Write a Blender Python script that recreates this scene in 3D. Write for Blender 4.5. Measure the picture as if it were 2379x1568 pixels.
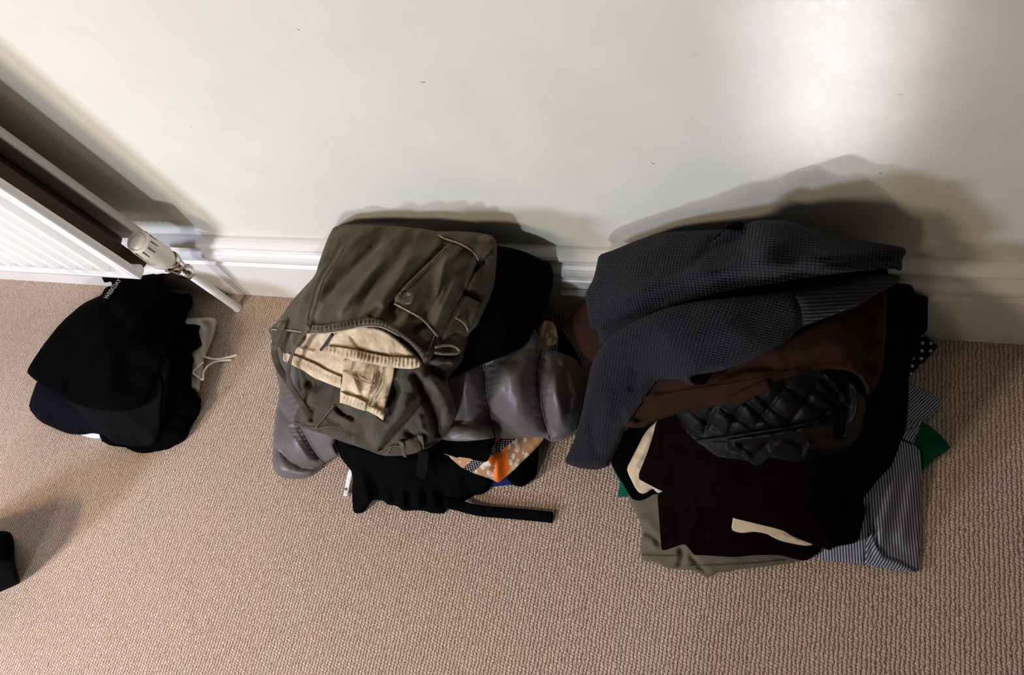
import bpy, bmesh, math, random
import numpy as np
from mathutils import Vector, Matrix
from mathutils.geometry import delaunay_2d_cdt

for o in list(bpy.data.objects):
    bpy.data.objects.remove(o)
C = bpy.context.scene.collection
random.seed(5)

# ------------------------------------------------------------------ camera
CAM = np.array([0.0, -0.5192699, 1.15])
ROT = np.array([[0.93248876, -0.07202605, 0.35394485],
                [0.20473895, 0.91268832, -0.35366932],
                [-0.29756793, 0.40225897, 0.86581814]])
FPX, PX, PY = 1750.0, 1189.5, 784.0
cd = bpy.data.cameras.new('camera')
cam = bpy.data.objects.new('camera', cd)
C.objects.link(cam)
cd.sensor_width = 36.0
cd.sensor_fit = 'HORIZONTAL'
cd.lens = FPX / 2379.0 * 36.0
cd.clip_start = 0.02
M = Matrix([list(ROT[i]) + [CAM[i]] for i in range(3)] + [[0, 0, 0, 1]])
cam.matrix_world = M
bpy.context.scene.camera = cam

# ------------------------------------------------------------------ light
sc = bpy.context.scene
sc.view_settings.view_transform = 'Standard'
sc.view_settings.look = 'None'
sc.view_settings.gamma = 1.0
sc.view_settings.exposure = 0.0
sc.view_settings.use_curve_mapping = False
w = bpy.data.worlds.new('room_light')
sc.world = w
w.use_nodes = True
bg = w.node_tree.nodes['Background']
bg.inputs[0].default_value = (1.0, 0.93, 0.84, 1)
bg.inputs[1].default_value = 0.07


def area(name, loc, target, size, power, color, size_y=None, spread=180):
    ld = bpy.data.lights.new(name, 'AREA')
    ld.shape = 'RECTANGLE'
    ld.size = size
    ld.size_y = size_y or size
    ld.energy = power
    ld.color = color
    ld.spread = math.radians(spread)
    lo = bpy.data.objects.new(name, ld)
    C.objects.link(lo)
    lo.location = loc
    d = Vector(target) - Vector(loc)
    lo.rotation_euler = d.to_track_quat('-Z', 'Y').to_euler()
    return lo


area('warm_room_light', (-1.35, -1.3, 1.35), (-1.0, -0.5, 0.0), 0.25, 14.5, (1.0, 0.83, 0.66))  # warm room light, its low position made up for a steeper falloff
area('left_window_light', (-2.05, -1.85, 0.9), (-1.3, -0.5, 0.1), 0.3, 36, (0.66, 0.74, 1.0), 0.3)
area('front_window_light', (-0.85, -3.0, 0.9), (-0.3, 0.0, 0.5), 0.11, 27, (0.68, 0.80, 1.0), 0.14)
area('far_room_lamp_light', (-1.05, -2.9, 1.15), (-0.7, 0.0, 0.4), 0.4, 9.5, (1.0, 0.82, 0.58), 0.5)
area('wall_patch_light', (-1.75, -3.0, 0.6), (-0.0, 0.0, 0.56), 0.05, 0.12, (0.84, 0.84, 1.0), 0.3, 3.2)  # narrow beam added to brighten a strip of the wall


# ------------------------------------------------------------------ helpers
def tag(o, label=None, cat=None, group=None, kind=None):
    if label: o['label'] = label
    if cat: o['category'] = cat
    if group: o['group'] = group
    if kind: o['kind'] = kind
    return o


def link_mesh(name, verts, faces, mat, parent=None, uvs=None, smooth=True):
    loc = Vector((0, 0, 0))
    vs = np.asarray(verts, float)
    if parent is None:
        c = vs.mean(axis=0)
        loc = Vector((c[0], c[1], vs[:, 2].min()))
        off = np.array(loc)
    else:
        off = np.array(parent.get('_o', (0, 0, 0)))
    me = bpy.data.meshes.new(name)
    me.from_pydata([tuple(v) for v in vs - off], [], [tuple(int(i) for i in f) for f in faces])
    me.materials.append(mat)
    if uvs is not None:
        uvl = me.uv_layers.new(name='UVMap')
        li = np.zeros(len(me.loops), dtype=np.int32)
        me.loops.foreach_get('vertex_index', li)
        uvl.data.foreach_set('uv', np.asarray(uvs, dtype=np.float32)[li].ravel())
    if smooth:
        me.polygons.foreach_set('use_smooth', [True] * len(me.polygons))
    me.update()
    o = bpy.data.objects.new(name, me)
    C.objects.link(o)
    if parent is None:
        o.location = loc
        o['_o'] = tuple(loc)
    else:
        o.parent = parent
        o['_o'] = tuple(off)
    return o


def empty(name, loc, label, cat, group=None):
    o = bpy.data.objects.new(name, None)
    C.objects.link(o)
    o.location = loc
    o.empty_display_size = 0.05
    o['_o'] = tuple(loc)
    tag(o, label, cat, group)
    return o


def bm_obj(name, bm, mat, parent=None, smooth=True):
    bm.normal_update()
    vs = [tuple(v.co) for v in bm.verts]
    bm.verts.index_update()
    fs = [[v.index for v in f.verts] for f in bm.faces]
    bm.free()
    return link_mesh(name, vs, fs, mat, parent, None, smooth)


def rays(p):
    p = np.atleast_2d(np.asarray(p, float))
    q = np.stack([(p[:, 0] - PX) / FPX, -(p[:, 1] - PY) / FPX, -np.ones(len(p))], 1)
    return q @ ROT.T


def at_z(p, z):
    r = rays(p)
    t = (np.asarray(z) - CAM[2]) / r[:, 2]
    return CAM + r * t[:, None]


def at_y(p, y):
    r = rays(p)
    t = (y - CAM[1]) / r[:, 1]
    return CAM + r * t[:, None]


SK_H = 0.205      # skirting height
WALL_Y = 0.022


def zwall(p):
    """lowest height at which the sight line is still in front of skirting / wall"""
    r = rays(p)
    out = np.full(len(r), -1.0)
    for yy, lo in ((-0.004, 0.0), (WALL_Y - 0.003, SK_H + 0.002)):
        ok = r[:, 1] > 1e-4
        t = np.where(ok, (yy - CAM[1]) / np.where(ok, r[:, 1], 1), 1e9)
        z = np.where(ok, CAM[2] + r[:, 2] * t, -1.0)
        if lo == 0.0:
            z1 = z
        else:
            z2 = z
    out = np.where(z1 < SK_H, z1, np.maximum(z2, SK_H + 0.002))
    return np.maximum(out, -1.0)


def crop(x0, y0, s, pts):
    return [(x0 + p[0] / s, y0 + p[1] / s) + tuple(p[2:]) for p in pts]


def resample(pts, step, closed=False):
    P = np.asarray(pts, float)
    if closed: P = np.vstack([P, P[:1]])
    d = np.r_[0, np.cumsum(np.linalg.norm(np.diff(P, axis=0), axis=1))]
    n = max(2, int(round(d[-1] / step)))
    t = np.linspace(0, d[-1], n + 1)
    Q = np.stack([np.interp(t, d, P[:, k]) for k in range(P.shape[1])], 1)
    return Q[:-1] if closed else Q


def chaikin(P, n=1, closed=True):
    P = np.asarray(P, float)
    for _ in range(n):
        if closed:
            Q = np.roll(P, -1, 0)
            P = np.stack([P * .8 + Q * .2, P * .2 + Q * .8], 1).reshape(-1, P.shape[1])
        else:
            A, B = P[:-1], P[1:]
            R_ = np.stack([A * .75 + B * .25, A * .25 + B * .75], 1).reshape(-1, P.shape[1])
            P = np.vstack([P[:1], R_, P[-1:]])
    return P


def inside(p, poly):
    x, y = p[:, 0], p[:, 1]
    res = np.zeros(len(p), bool)
    for a, b in zip(poly, np.roll(poly, -1, 0)):
        c = ((a[1] > y) != (b[1] > y))
        with np.errstate(divide='ignore', invalid='ignore'):
            xi = (b[0] - a[0]) * (y - a[1]) / (b[1] - a[1] + 1e-12) + a[0]
        res ^= c & (x < xi)
    return res


def seg_dist(p, poly, closed=True):
    """distance to polyline, and length parameter of the nearest point"""
    Q = np.roll(poly, -1, 0) if closed else poly[1:]
    Pa = poly if closed else poly[:-1]
    best = np.full(len(p), 1e9); par = np.zeros(len(p)); side = np.zeros(len(p)); acc = 0.0
    for a, b in zip(Pa, Q):
        ab = b[:2] - a[:2]; L2 = ab @ ab + 1e-9
        t = np.clip(((p - a[:2]) @ ab) / L2, 0, 1)
        e = p - (a[:2] + t[:, None] * ab)
        d = np.hypot(e[:, 0], e[:, 1])
        m = d < best
        best[m] = d[m]; par[m] = acc + t[m] * math.sqrt(L2)
        cr = ab[0] * e[:, 1] - ab[1] * e[:, 0]
        side[m] = np.sign(cr[m])
        acc += math.sqrt(L2)
    return best, par, acc, side


_rng = np.random.RandomState(11)
_NT = _rng.rand(256, 256)


def vnoise(x, y):
    xi = np.floor(x).astype(int); yi = np.floor(y).astype(int)
    fx = x - xi; fy = y - yi
    fx = fx * fx * (3 - 2 * fx); fy = fy * fy * (3 - 2 * fy)
    g = lambda i, j: _NT[i % 256, j % 256]
    return (g(xi, yi) * (1 - fx) * (1 - fy) + g(xi + 1, yi) * fx * (1 - fy) + g(xi, yi + 1) * (1 - fx) * fy + g(xi + 1, yi + 1) * fx * fy) * 2 - 1


def fbm(p, scale, ang=0, stretch=1, seed=0):
    ca, sa = math.cos(ang), math.sin(ang)
    u = (p[:, 0] * ca + p[:, 1] * sa) / (scale * stretch) + seed * 17.3
    v = (-p[:, 0] * sa + p[:, 1] * ca) / scale + seed * 7.7
    return vnoise(u, v) + .5 * vnoise(u * 2.1 + 5, v * 2.1) + .25 * vnoise(u * 4.3, v * 4.3 + 9)


# the height field of what has been laid down so far
G = 4
GX0, GY0, GNX, GNY = -140, 420, 660, 260
ZB = np.zeros((GNY, GNX))


def zb_at(p):
    u = (p[:, 0] - GX0) / G; v = (p[:, 1] - GY0) / G
    u = np.clip(u, 0, GNX - 1.001); v = np.clip(v, 0, GNY - 1.001)
    i = v.astype(int); j = u.astype(int); fy = v - i; fx = u - j
    return ZS[i, j] * (1 - fy) * (1 - fx) + ZS[i + 1, j] * fy * (1 - fx) + ZS[i, j + 1] * (1 - fy) * fx + ZS[i + 1, j + 1] * fy * fx


ZS = ZB.copy()


def soften():
    global ZS
    m = ZB.copy()
    for ax in (0, 1):
        m = np.maximum(m, np.maximum(np.roll(m, 1, ax), np.roll(m, -1, ax)))
    for _ in range(4):
        for ax in (0, 1):
            m = (m * 2 + np.roll(m, 1, ax) + np.roll(m, -1, ax)) / 4
    ZS = np.maximum(m, ZB)


def tps(ctrl):
    c = np.asarray(ctrl, float)
    xy = c[:, :2] / 300.0; z = c[:, 2]
    n = len(c)
    def k(r2): return np.where(r2 > 1e-12, r2 * np.log(r2 + 1e-12), 0)
    d2 = ((xy[:, None] - xy[None]) ** 2).sum(-1)
    A = np.zeros((n + 3, n + 3))
    A[:n, :n] = k(d2) + np.eye(n) * 0.02
    A[:n, n] = 1; A[:n, n + 1:] = xy; A[n, :n] = 1; A[n + 1:, :n] = xy.T
    s = np.linalg.solve(A, np.r_[z, 0, 0, 0])
    def f(p):
        q = p / 300.0
        dd = ((q[:, None] - xy[None]) ** 2).sum(-1)
        return k(dd) @ s[:n] + s[n] + q @ s[n + 1:]
    return f


def garment(name, outline, ctrl, mat, parent=None, label=None, cat=None, th=0.04, er=12, ed=0.010,
            creases=(), noise=(0.0015, 45, 0, 1), gap=0.0035, res=6, uvrot=0.0, ripple=0, soft=1, write=True, group=None,
            flat=None, minz=0.003, amp_k=1.0):
    """one piece of cloth laid on what is already there.
    outline: contour points; ctrl: heights (x, y, z) of the surface; creases: (points, width, amp[, pucker wavelength, profile])"""
    P = chaikin(np.asarray([o[:2] for o in outline], float), soft)
    P = resample(P, res * .9, True)
    if ripple:
        nn = fbm(P, 22, 0, 1, len(name)) * ripple
        T = np.roll(P, -1, 0) - np.roll(P, 1, 0)
        T /= np.linalg.norm(T, axis=1)[:, None] + 1e-9
        P = P + np.stack([T[:, 1], -T[:, 0]], 1) * nn[:, None]
    f = tps(ctrl) if flat is None else None
    cl = []
    for c in creases:
        pl = resample(chaikin(np.asarray([q[:2] for q in c[0]], float), 2, False), 8)
        cl.append((pl,) + tuple(c[1:]))

    def zev(p, dist, under):
        z = f(p) if flat is None else under + flat
        e = np.clip(dist / er, 0, 1)
        z = z - ed * (1 - np.sqrt(np.clip(1 - (1 - e) ** 2, 0, 1)))
        fade = np.clip(dist / (er * .8), 0, 1)
        if noise[0]:
            z = z + noise[0] * fbm(p, noise[1], noise[2], noise[3], len(name) + len(outline)) * fade
        for c in cl:
            d, par, L, side = seg_dist(p, c[0], False)
            wd, amp = c[1], c[2] * amp_k
            wl = c[3] if len(c) > 3 else 0
            prof = c[4] if len(c) > 4 else 'g'
            tpr = np.clip(np.minimum(par, L - par) / (0.2 * L + 1e-6), 0, 1) ** .6 if prof != 'n' else 1.0
            if prof == 'c':
                s = np.exp(-d / wd)
            elif prof == 's':       # step: one side raised, soft other side
                s = np.where(side > 0, np.exp(-(d / wd) ** 2), np.exp(-(d / (wd * .18)) ** 2))
            else:
                s = np.exp(-(d / wd) ** 2)
            if wl:
                s = s * (0.5 + 0.5 * np.sin(par / wl * 2 * math.pi + 1.3 * np.sin(par / wl * .7 + d * .1)))
            z = z + amp * s * tpr
        z = np.maximum(z, under + gap)
        z = np.maximum(z, minz)
        z = np.maximum(z, zwall(p) + .002)
        return z

    # lattice
    lo = P.min(0); hi = P.max(0)
    # interior points on a staggered lattice
    xs = np.arange(lo[0], hi[0], res); ys = np.arange(lo[1], hi[1], res * .87)
    X, Y = np.meshgrid(xs, ys)
    X = X + (np.arange(len(ys)) % 2)[:, None] * res * .5
    Q = np.stack([X.ravel(), Y.ravel()], 1)
    Q = Q[inside(Q, P)]
    dQ = seg_dist(Q, P)[0]
    Q = Q[dQ > res * .55]
    allp = np.vstack([P, Q])
    nb = len(P)
    out = delaunay_2d_cdt([Vector(v) for v in allp], [(i, (i + 1) % nb) for i in range(nb)], [], 1, 1e-5)
    vv = np.array([tuple(v) for v in out[0]]); tris = np.array(out[2])
    cen = vv[tris].mean(1)
    tris = tris[inside(cen, P)]
    used = np.unique(tris); remap = -np.ones(len(vv), int); remap[used] = np.arange(len(used))
    vv = vv[used]; tris = remap[tris]
    # orient all upward: area sign in picture (y down)
    a, b, c = vv[tris[:, 0]], vv[tris[:, 1]], vv[tris[:, 2]]
    s = (b[:, 0] - a[:, 0]) * (c[:, 1] - a[:, 1]) - (b[:, 1] - a[:, 1]) * (c[:, 0] - a[:, 0])
    tris[s > 0] = tris[s > 0][:, ::-1]
    dist = seg_dist(vv, P)[0]
    under = zb_at(vv)
    z = zev(vv, dist, under)
    top = at_z(vv, z)
    zb = np.maximum(z - th, np.minimum(z - .0015, np.maximum(under + .0015, .001)))
    bot = at_z(vv, zb)
    n = len(vv)
    # boundary edges
    ed_cnt = {}
    for t in tris:
        for i in range(3):
            ed_cnt[(t[i], t[(i + 1) % 3])] = 1
    side = [(i, j) for (i, j) in ed_cnt if (j, i) not in ed_cnt]
    # the underside is inset along the border so that the rim looks rolled
    faces = [tuple(t) for t in tris] + [tuple(int(k) + n for k in t[::-1]) for t in tris] + \
            [(j, i, i + n, j + n) for i, j in side]
    verts = np.vstack([top, bot])
    wy = np.where(verts[:, 2] < SK_H, -0.003, WALL_Y - .002)
    verts[:, 1] = np.minimum(verts[:, 1], wy)
    ca, sa = math.cos(uvrot), math.sin(uvrot)
    U0 = verts[:, 0]; V0 = verts[:, 1] + .5 * verts[:, 2]
    uvs = np.stack([U0 * ca - V0 * sa, U0 * sa + V0 * ca], 1)
    ob = link_mesh(name, verts, faces, mat, parent, uvs)
    if label: tag(ob, label, cat, group)
    # write the height field
    if write:
        j0 = max(0, int((lo[0] - GX0) / G)); j1 = min(GNX, int((hi[0] - GX0) / G) + 2)
        i0 = max(0, int((lo[1] - GY0) / G)); i1 = min(GNY, int((hi[1] - GY0) / G) + 2)
        jj, ii = np.meshgrid(np.arange(j0, j1), np.arange(i0, i1))
        pp = np.stack([GX0 + jj.ravel() * G, GY0 + ii.ravel() * G], 1).astype(float)
        ins = inside(pp, P)
        pi = pp[ins]
        zi = zev(pi, seg_dist(pi, P)[0], zb_at(pi))
        ZB[ii.ravel()[ins], jj.ravel()[ins]] = np.maximum(ZB[ii.ravel()[ins], jj.ravel()[ins]], zi)
        soften()
    return ob


def lift(p, dz=0.003):
    """world points just above the cloth already laid, for picture points p (optionally with explicit height)"""
    p = [tuple(q) for q in p]
    xy = np.array([q[:2] for q in p], float)
    z = np.maximum(zb_at(xy), zwall(xy)) + dz
    for i, q in enumerate(p):
        if len(q) > 2: z[i] = max(q[2], z[i])
    return at_z(xy, z)


def smooth3(P, n=2):
    return chaikin(P, n, False)


def ribbon(name, P, width, thick, mat, parent=None, nseg=8, up=(0, -.35, 1), label=None, cat=None, twist=0):
    """a strip (flat, rounded section) swept along world points"""
    P = resample(smooth3(P, 2), 0.004)
    n = len(P)
    T = np.gradient(P, axis=0); T /= np.linalg.norm(T, axis=1)[:, None] + 1e-9
    verts = []; uvs = []
    acc = 0
    for i in range(n):
        u = np.array(up, float)
        sd = np.cross(T[i], u); sd /= np.linalg.norm(sd) + 1e-9
        nn = np.cross(sd, T[i])
        tw = twist * math.sin(i * .09)
        s2 = sd * math.cos(tw) + nn * math.sin(tw); n2 = -sd * math.sin(tw) + nn * math.cos(tw)
        if i: acc += np.linalg.norm(P[i] - P[i - 1])
        for k in range(nseg):
            a = 2 * math.pi * k / nseg
            ce, se = math.cos(a), math.sin(a)
            ce = math.copysign(abs(ce) ** .6, ce); se = math.copysign(abs(se) ** .6, se)
            verts.append(P[i] + s2 * width / 2 * ce + n2 * thick / 2 * se)
            uvs.append((acc, ce * width / 2))
    faces = []
    for i in range(n - 1):
        for k in range(nseg):
            k2 = (k + 1) % nseg
            faces.append((i * nseg + k, i * nseg + k2, (i + 1) * nseg + k2, (i + 1) * nseg + k))
    faces.append(tuple(range(nseg))[::-1]); faces.append(tuple((n - 1) * nseg + k for k in range(nseg)))
    ob = link_mesh(name, verts, faces, mat, parent, uvs)
    if label: tag(ob, label, cat)
    return ob


def seam(name, pts, mat, parent, width=0.003, thick=0.002, dz=0.0012):
    P = resample(chaikin(np.asarray([p[:2] for p in pts], float), 2, False), 6)
    return ribbon(name, lift([tuple(p) for p in P], dz), width, thick, mat, parent, 6)


# ------------------------------------------------------------------ materials
def nt_new(name):
    m = bpy.data.materials.new(name)
    m.use_nodes = True
    nt = m.node_tree
    return m, nt, nt.nodes['Principled BSDF']


def node(nt, t, **k):
    n = nt.nodes.new(t)
    for a, b in k.items(): setattr(n, a, b)
    return n


def math_n(nt, op, a, b=None, c=None):
    n = nt.nodes.new('ShaderNodeMath'); n.operation = op
    for i, v in enumerate((a, b, c)):
        if v is None: continue
        if isinstance(v, (int, float)): n.inputs[i].default_value = v
        else: nt.links.new(v, n.inputs[i])
    return n.outputs[0]


def mixc(nt, fac, a, b):
    n = nt.nodes.new('ShaderNodeMix'); n.data_type = 'RGBA'
    for sk, v in ((n.inputs[0], fac), (n.inputs[6], a), (n.inputs[7], b)):
        if isinstance(v, (int, float)): sk.default_value = v
        elif isinstance(v, (tuple, list)): sk.default_value = (*v[:3], 1)
        else: nt.links.new(v, sk)
    return n.outputs[2]


def noise_n(nt, vec, scale, detail=3, rough=.55):
    n = nt.nodes.new('ShaderNodeTexNoise')
    n.inputs['Scale'].default_value = scale; n.inputs['Detail'].default_value = detail
    n.inputs['Roughness'].default_value = rough
    nt.links.new(vec, n.inputs['Vector'])
    return n.outputs[0]


def ramp(nt, fac, lo, hi):
    n = nt.nodes.new('ShaderNodeMapRange')
    n.inputs[1].default_value = lo; n.inputs[2].default_value = hi
    nt.links.new(fac, n.inputs[0])
    return n.outputs[0]


def bump(nt, bs, h, strength, dist=0.001, prev=None):
    b = nt.nodes.new('ShaderNodeBump')
    b.inputs['Strength'].default_value = strength; b.inputs['Distance'].default_value = dist
    nt.links.new(h, b.inputs['Height'])
    if prev is not None: nt.links.new(prev, b.inputs['Normal'])
    nt.links.new(b.outputs[0], bs.inputs['Normal'])
    return b.outputs[0]


def cloth(name, col, col2=None, rough=.9, sheen=.0, pitch=0.0012, weave=.3, crump=.3, crumps=60, var=40, spec=.08, sheen_tint=(1, 1, 1)):
    m, nt, bs = nt_new(name)
    uv = node(nt, 'ShaderNodeUVMap').outputs[0]
    col2 = col2 or tuple(c * .8 for c in col)
    n = noise_n(nt, uv, var, 4)
    c = mixc(nt, ramp(nt, n, .35, .65), col2, col)
    nt.links.new(c, bs.inputs['Base Color'])
    bs.inputs['Roughness'].default_value = rough
    bs.inputs['Specular IOR Level'].default_value = spec
    if sheen:
        bs.inputs['Sheen Weight'].default_value = sheen
        bs.inputs['Sheen Roughness'].default_value = .5
        bs.inputs['Sheen Tint'].default_value = (*sheen_tint, 1)
    sp = node(nt, 'ShaderNodeSeparateXYZ'); nt.links.new(uv, sp.inputs[0])
    a = math_n(nt, 'SINE', math_n(nt, 'MULTIPLY', sp.outputs[0], 2 * math.pi / pitch))
    b = math_n(nt, 'SINE', math_n(nt, 'MULTIPLY', sp.outputs[1], 2 * math.pi / pitch))
    wv = math_n(nt, 'MULTIPLY', a, b)
    p = bump(nt, bs, noise_n(nt, uv, crumps, 4), crump, .004)
    bump(nt, bs, wv, weave, .0004, p)
    return m, nt, bs, uv, sp


M = {}
M['olive'] = cloth('olive_cotton', (.090, .074, .049), (.052, .043, .028), .85, .12, crumps=45, crump=.5, var=22, sheen_tint=(1, .9, .7))[0]
def worn(m, col, ang=.9, amt=.55):
    nt = m.node_tree; bs = nt.nodes['Principled BSDF']
    uv = node(nt, 'ShaderNodeUVMap').outputs[0]
    mp = node(nt, 'ShaderNodeMapping'); mp.inputs['Rotation'].default_value = (0, 0, ang); mp.inputs['Scale'].default_value = (5, 1, 1)
    nt.links.new(uv, mp.inputs[0])
    n = noise_n(nt, mp.outputs[0], 11, 5, .62)
    f = math_n(nt, 'MULTIPLY', ramp(nt, n, .50, .72), amt)
    old = bs.inputs['Base Color'].links[0].from_socket
    nt.links.new(mixc(nt, f, old, col), bs.inputs['Base Color'])
    return m


worn(M['olive'], (.20, .17, .12), -.95)
M['olive_dark'] = cloth('olive_cotton_dark', (.072, .060, .040), (.040, .034, .023), .85, .08, crumps=45, crump=.4, var=25)[0]
worn(M['olive_dark'], (.16, .135, .095), -.8, .45)
M['olive_seam'] = cloth('olive_seam', (.17, .145, .10), (.07, .058, .037), .85, var=160, crump=.6, crumps=220)[0]
M['seam_pale'] = cloth('pale_thread', (.42, .37, .27), (.24, .20, .14), .8, var=150)[0]
M['beige'] = cloth('beige_twill', (.72, .59, .40), (.47, .35, .22), .85, .1, crumps=60, crump=.6, var=35)[0]
M['beige_seam'] = cloth('beige_seam', (.50, .40, .25), (.25, .18, .10), .85, crumps=200, var=200)[0]
M['black'] = cloth('black_cotton', (.0012, .0012, .0014), None, .95, .0, weave=.15, spec=.02)[0]
M['black_soft'] = cloth('black_jersey', (.0024, .0022, .0026), None, .95, .0, weave=.15, crump=.2, spec=.03)[0]
M['charcoal'] = cloth('charcoal_jersey', (.0045, .0042, .005), None, .95, .0, weave=.15, spec=.04)[0]
M['navy'] = cloth('navy_jersey', (.0042, .0042, .0080), None, .95, .0, weave=.15, spec=.04)[0]
M['maroon'] = cloth('dark_maroon_velvet', (.0042, .0018, .0016), (.003, .0013, .0011), .95, .0, spec=.02)[0]
M['brown'] = cloth('brown_canvas', (.026, .0105, .0045), (.019, .0078, .0035), .85, .0, crumps=50, crump=.3, var=30)[0]
M['brown_seam'] = cloth('brown_seam', (.038, .016, .008), None, .85, crumps=200)[0]
M['cream'] = cloth('cream_linen', (.60, .46, .31), (.52, .39, .26), .85, crumps=30, crump=.3)[0]
M['white'] = cloth('white_cotton', (.82, .81, .78), None, .9)[0]
M['ecru'] = cloth('ecru_cotton', (.52, .46, .37), (.44, .39, .31), .9, crumps=40)[0]
M['green'] = cloth('green_jersey', (.003, .095, .045), (.002, .07, .035), .9, .02, crump=.2)[0]
M['blue'] = cloth('royal_blue_cloth', (.012, .018, .11), None, .8)[0]
M['khaki'] = cloth('grey_green_cotton', (.125, .106, .068), (.10, .085, .054), .85, .1, crumps=35, crump=.4)[0]
M['nylon'] = cloth('grey_nylon', (.108, .094, .09), (.09, .079, .077), .42, .08, weave=.06, crump=.28, crumps=55, spec=.5)[0]
M['leather'], nt, bs, uv, sp = cloth('black_leather', (.0032, .0028, .0024), None, .5, 0, weave=.0, crump=.35, crumps=90, spec=.14)

# stripes
m, nt, bs, uv, sp = cloth('striped_cotton', (.5, .5, .55), None, .85, crump=.25, crumps=30)
s = math_n(nt, 'SINE', math_n(nt, 'MULTIPLY', sp.outputs[0], 2 * math.pi / .0036))
c = mixc(nt, ramp(nt, s, -.35, .25), (.045, .048, .075), (.40, .40, .44))
nt.links.new(c, bs.inputs['Base Color'])
M['stripe'] = m

# polka dots
m, nt, bs, uv, sp = cloth('polka_dot_cloth', (.01, .01, .01), None, .9)
pit = .0125
fx = math_n(nt, 'SUBTRACT', math_n(nt, 'FRACT', math_n(nt, 'MULTIPLY', sp.outputs[0], 1 / pit)), .5)
fy = math_n(nt, 'SUBTRACT', math_n(nt, 'FRACT', math_n(nt, 'MULTIPLY', sp.outputs[1], 1 / pit)), .5)
r2 = math_n(nt, 'ADD', math_n(nt, 'MULTIPLY', fx, fx), math_n(nt, 'MULTIPLY', fy, fy))
dt = math_n(nt, 'LESS_THAN', r2, .045)
nt.links.new(mixc(nt, dt, (.004, .004, .004), (.55, .55, .55)), bs.inputs['Base Color'])
M['polka'] = m

# scarf: cream and tan blotches, orange fields, black bands with white dots
m, nt, bs, uv, sp = cloth('printed_silk', (.5, .4, .3), None, .45, spec=.4, crump=.15)
mp = node(nt, 'ShaderNodeMapping'); mp.inputs['Rotation'].default_value = (0, 0, .6); mp.inputs['Scale'].default_value = (1, .45, 1)
nt.links.new(uv, mp.inputs[0])
vo = node(nt, 'ShaderNodeTexVoronoi'); vo.inputs['Scale'].default_value = 130
nt.links.new(mp.outputs[0], vo.inputs['Vector'])
leaf = math_n(nt, 'LESS_THAN', vo.outputs['Distance'], .44)
n1 = noise_n(nt, uv, 26, 2)
base = mixc(nt, math_n(nt, 'MULTIPLY', leaf, ramp(nt, n1, .28, .38)), (.50, .25, .12), (.80, .70, .58))
# orange field and dark band run across as stripes of the print
xx = math_n(nt, 'ADD', sp.outputs[0], math_n(nt, 'MULTIPLY', n1, .02))
org = math_n(nt, 'MULTIPLY', math_n(nt, 'GREATER_THAN', xx, -.4225), math_n(nt, 'LESS_THAN', xx, -.4025))
base = mixc(nt, org, base, (.85, .16, .004))
cc = math_n(nt, 'SUBTRACT', sp.outputs[0], math_n(nt, 'MULTIPLY', sp.outputs[1], .95))
fr = math_n(nt, 'FRACT', math_n(nt, 'MULTIPLY', cc, 1 / .095))
band = math_n(nt, 'MULTIPLY', math_n(nt, 'GREATER_THAN', fr, .70), math_n(nt, 'LESS_THAN', fr, .92))
v2 = node(nt, 'ShaderNodeTexVoronoi'); v2.inputs['Scale'].default_value = 260; v2.inputs['Randomness'].default_value = .15
nt.links.new(uv, v2.inputs['Vector'])
bcol = mixc(nt, math_n(nt, 'LESS_THAN', v2.outputs['Distance'], .27), (.004, .004, .004), (.6, .58, .52))
base = mixc(nt, band, base, bcol)
nt.links.new(base, bs.inputs['Base Color'])
M['scarf'] = m


# waffle knit
def knit(name, c_lo, c_hi, pitch=.0042, rib=False):
    m, nt, bs, uv, sp = cloth(name, c_hi, None, .95, .06, weave=0, crump=.12, crumps=90, spec=.1)
    nz = noise_n(nt, uv, 120, 2)
    u = math_n(nt, 'ADD', sp.outputs[0], math_n(nt, 'MULTIPLY', nz, .0016))
    v = math_n(nt, 'ADD', sp.outputs[1], math_n(nt, 'MULTIPLY', nz, .0012))
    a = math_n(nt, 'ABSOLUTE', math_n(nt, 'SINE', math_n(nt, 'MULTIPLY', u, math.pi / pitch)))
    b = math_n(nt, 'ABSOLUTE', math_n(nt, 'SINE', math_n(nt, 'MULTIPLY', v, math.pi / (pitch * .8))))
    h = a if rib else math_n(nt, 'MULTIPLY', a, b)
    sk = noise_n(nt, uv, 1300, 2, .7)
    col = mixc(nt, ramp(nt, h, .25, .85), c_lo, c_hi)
    col = mixc(nt, ramp(nt, sk, .58, .70), col, tuple(min(1, c * 4.5) for c in c_hi))
    nt.links.new(col, bs.inputs['Base Color'])
    bump(nt, bs, h, .9, .0016)
    return m


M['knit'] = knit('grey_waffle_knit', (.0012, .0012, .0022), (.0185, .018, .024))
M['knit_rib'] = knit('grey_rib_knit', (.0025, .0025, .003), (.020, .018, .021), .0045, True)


def plain(name, col, rough=.5, metal=0, spec=.5, bumpy=0, bs_scale=400):
    m, nt, bs = nt_new(name)
    bs.inputs['Roughness'].default_value = rough
    bs.inputs['Metallic'].default_value = metal
    bs.inputs['Specular IOR Level'].default_value = spec
    tc = node(nt, 'ShaderNodeTexCoord')
    n = noise_n(nt, tc.outputs['Object'], 12, 3)
    c = mixc(nt, ramp(nt, n, .3, .7), tuple(x * .94 for x in col), col)
    nt.links.new(c, bs.inputs['Base Color'])
    if bumpy:
        bump(nt, bs, noise_n(nt, tc.outputs['Object'], bs_scale, 3), bumpy, .0006)
    return m


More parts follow.
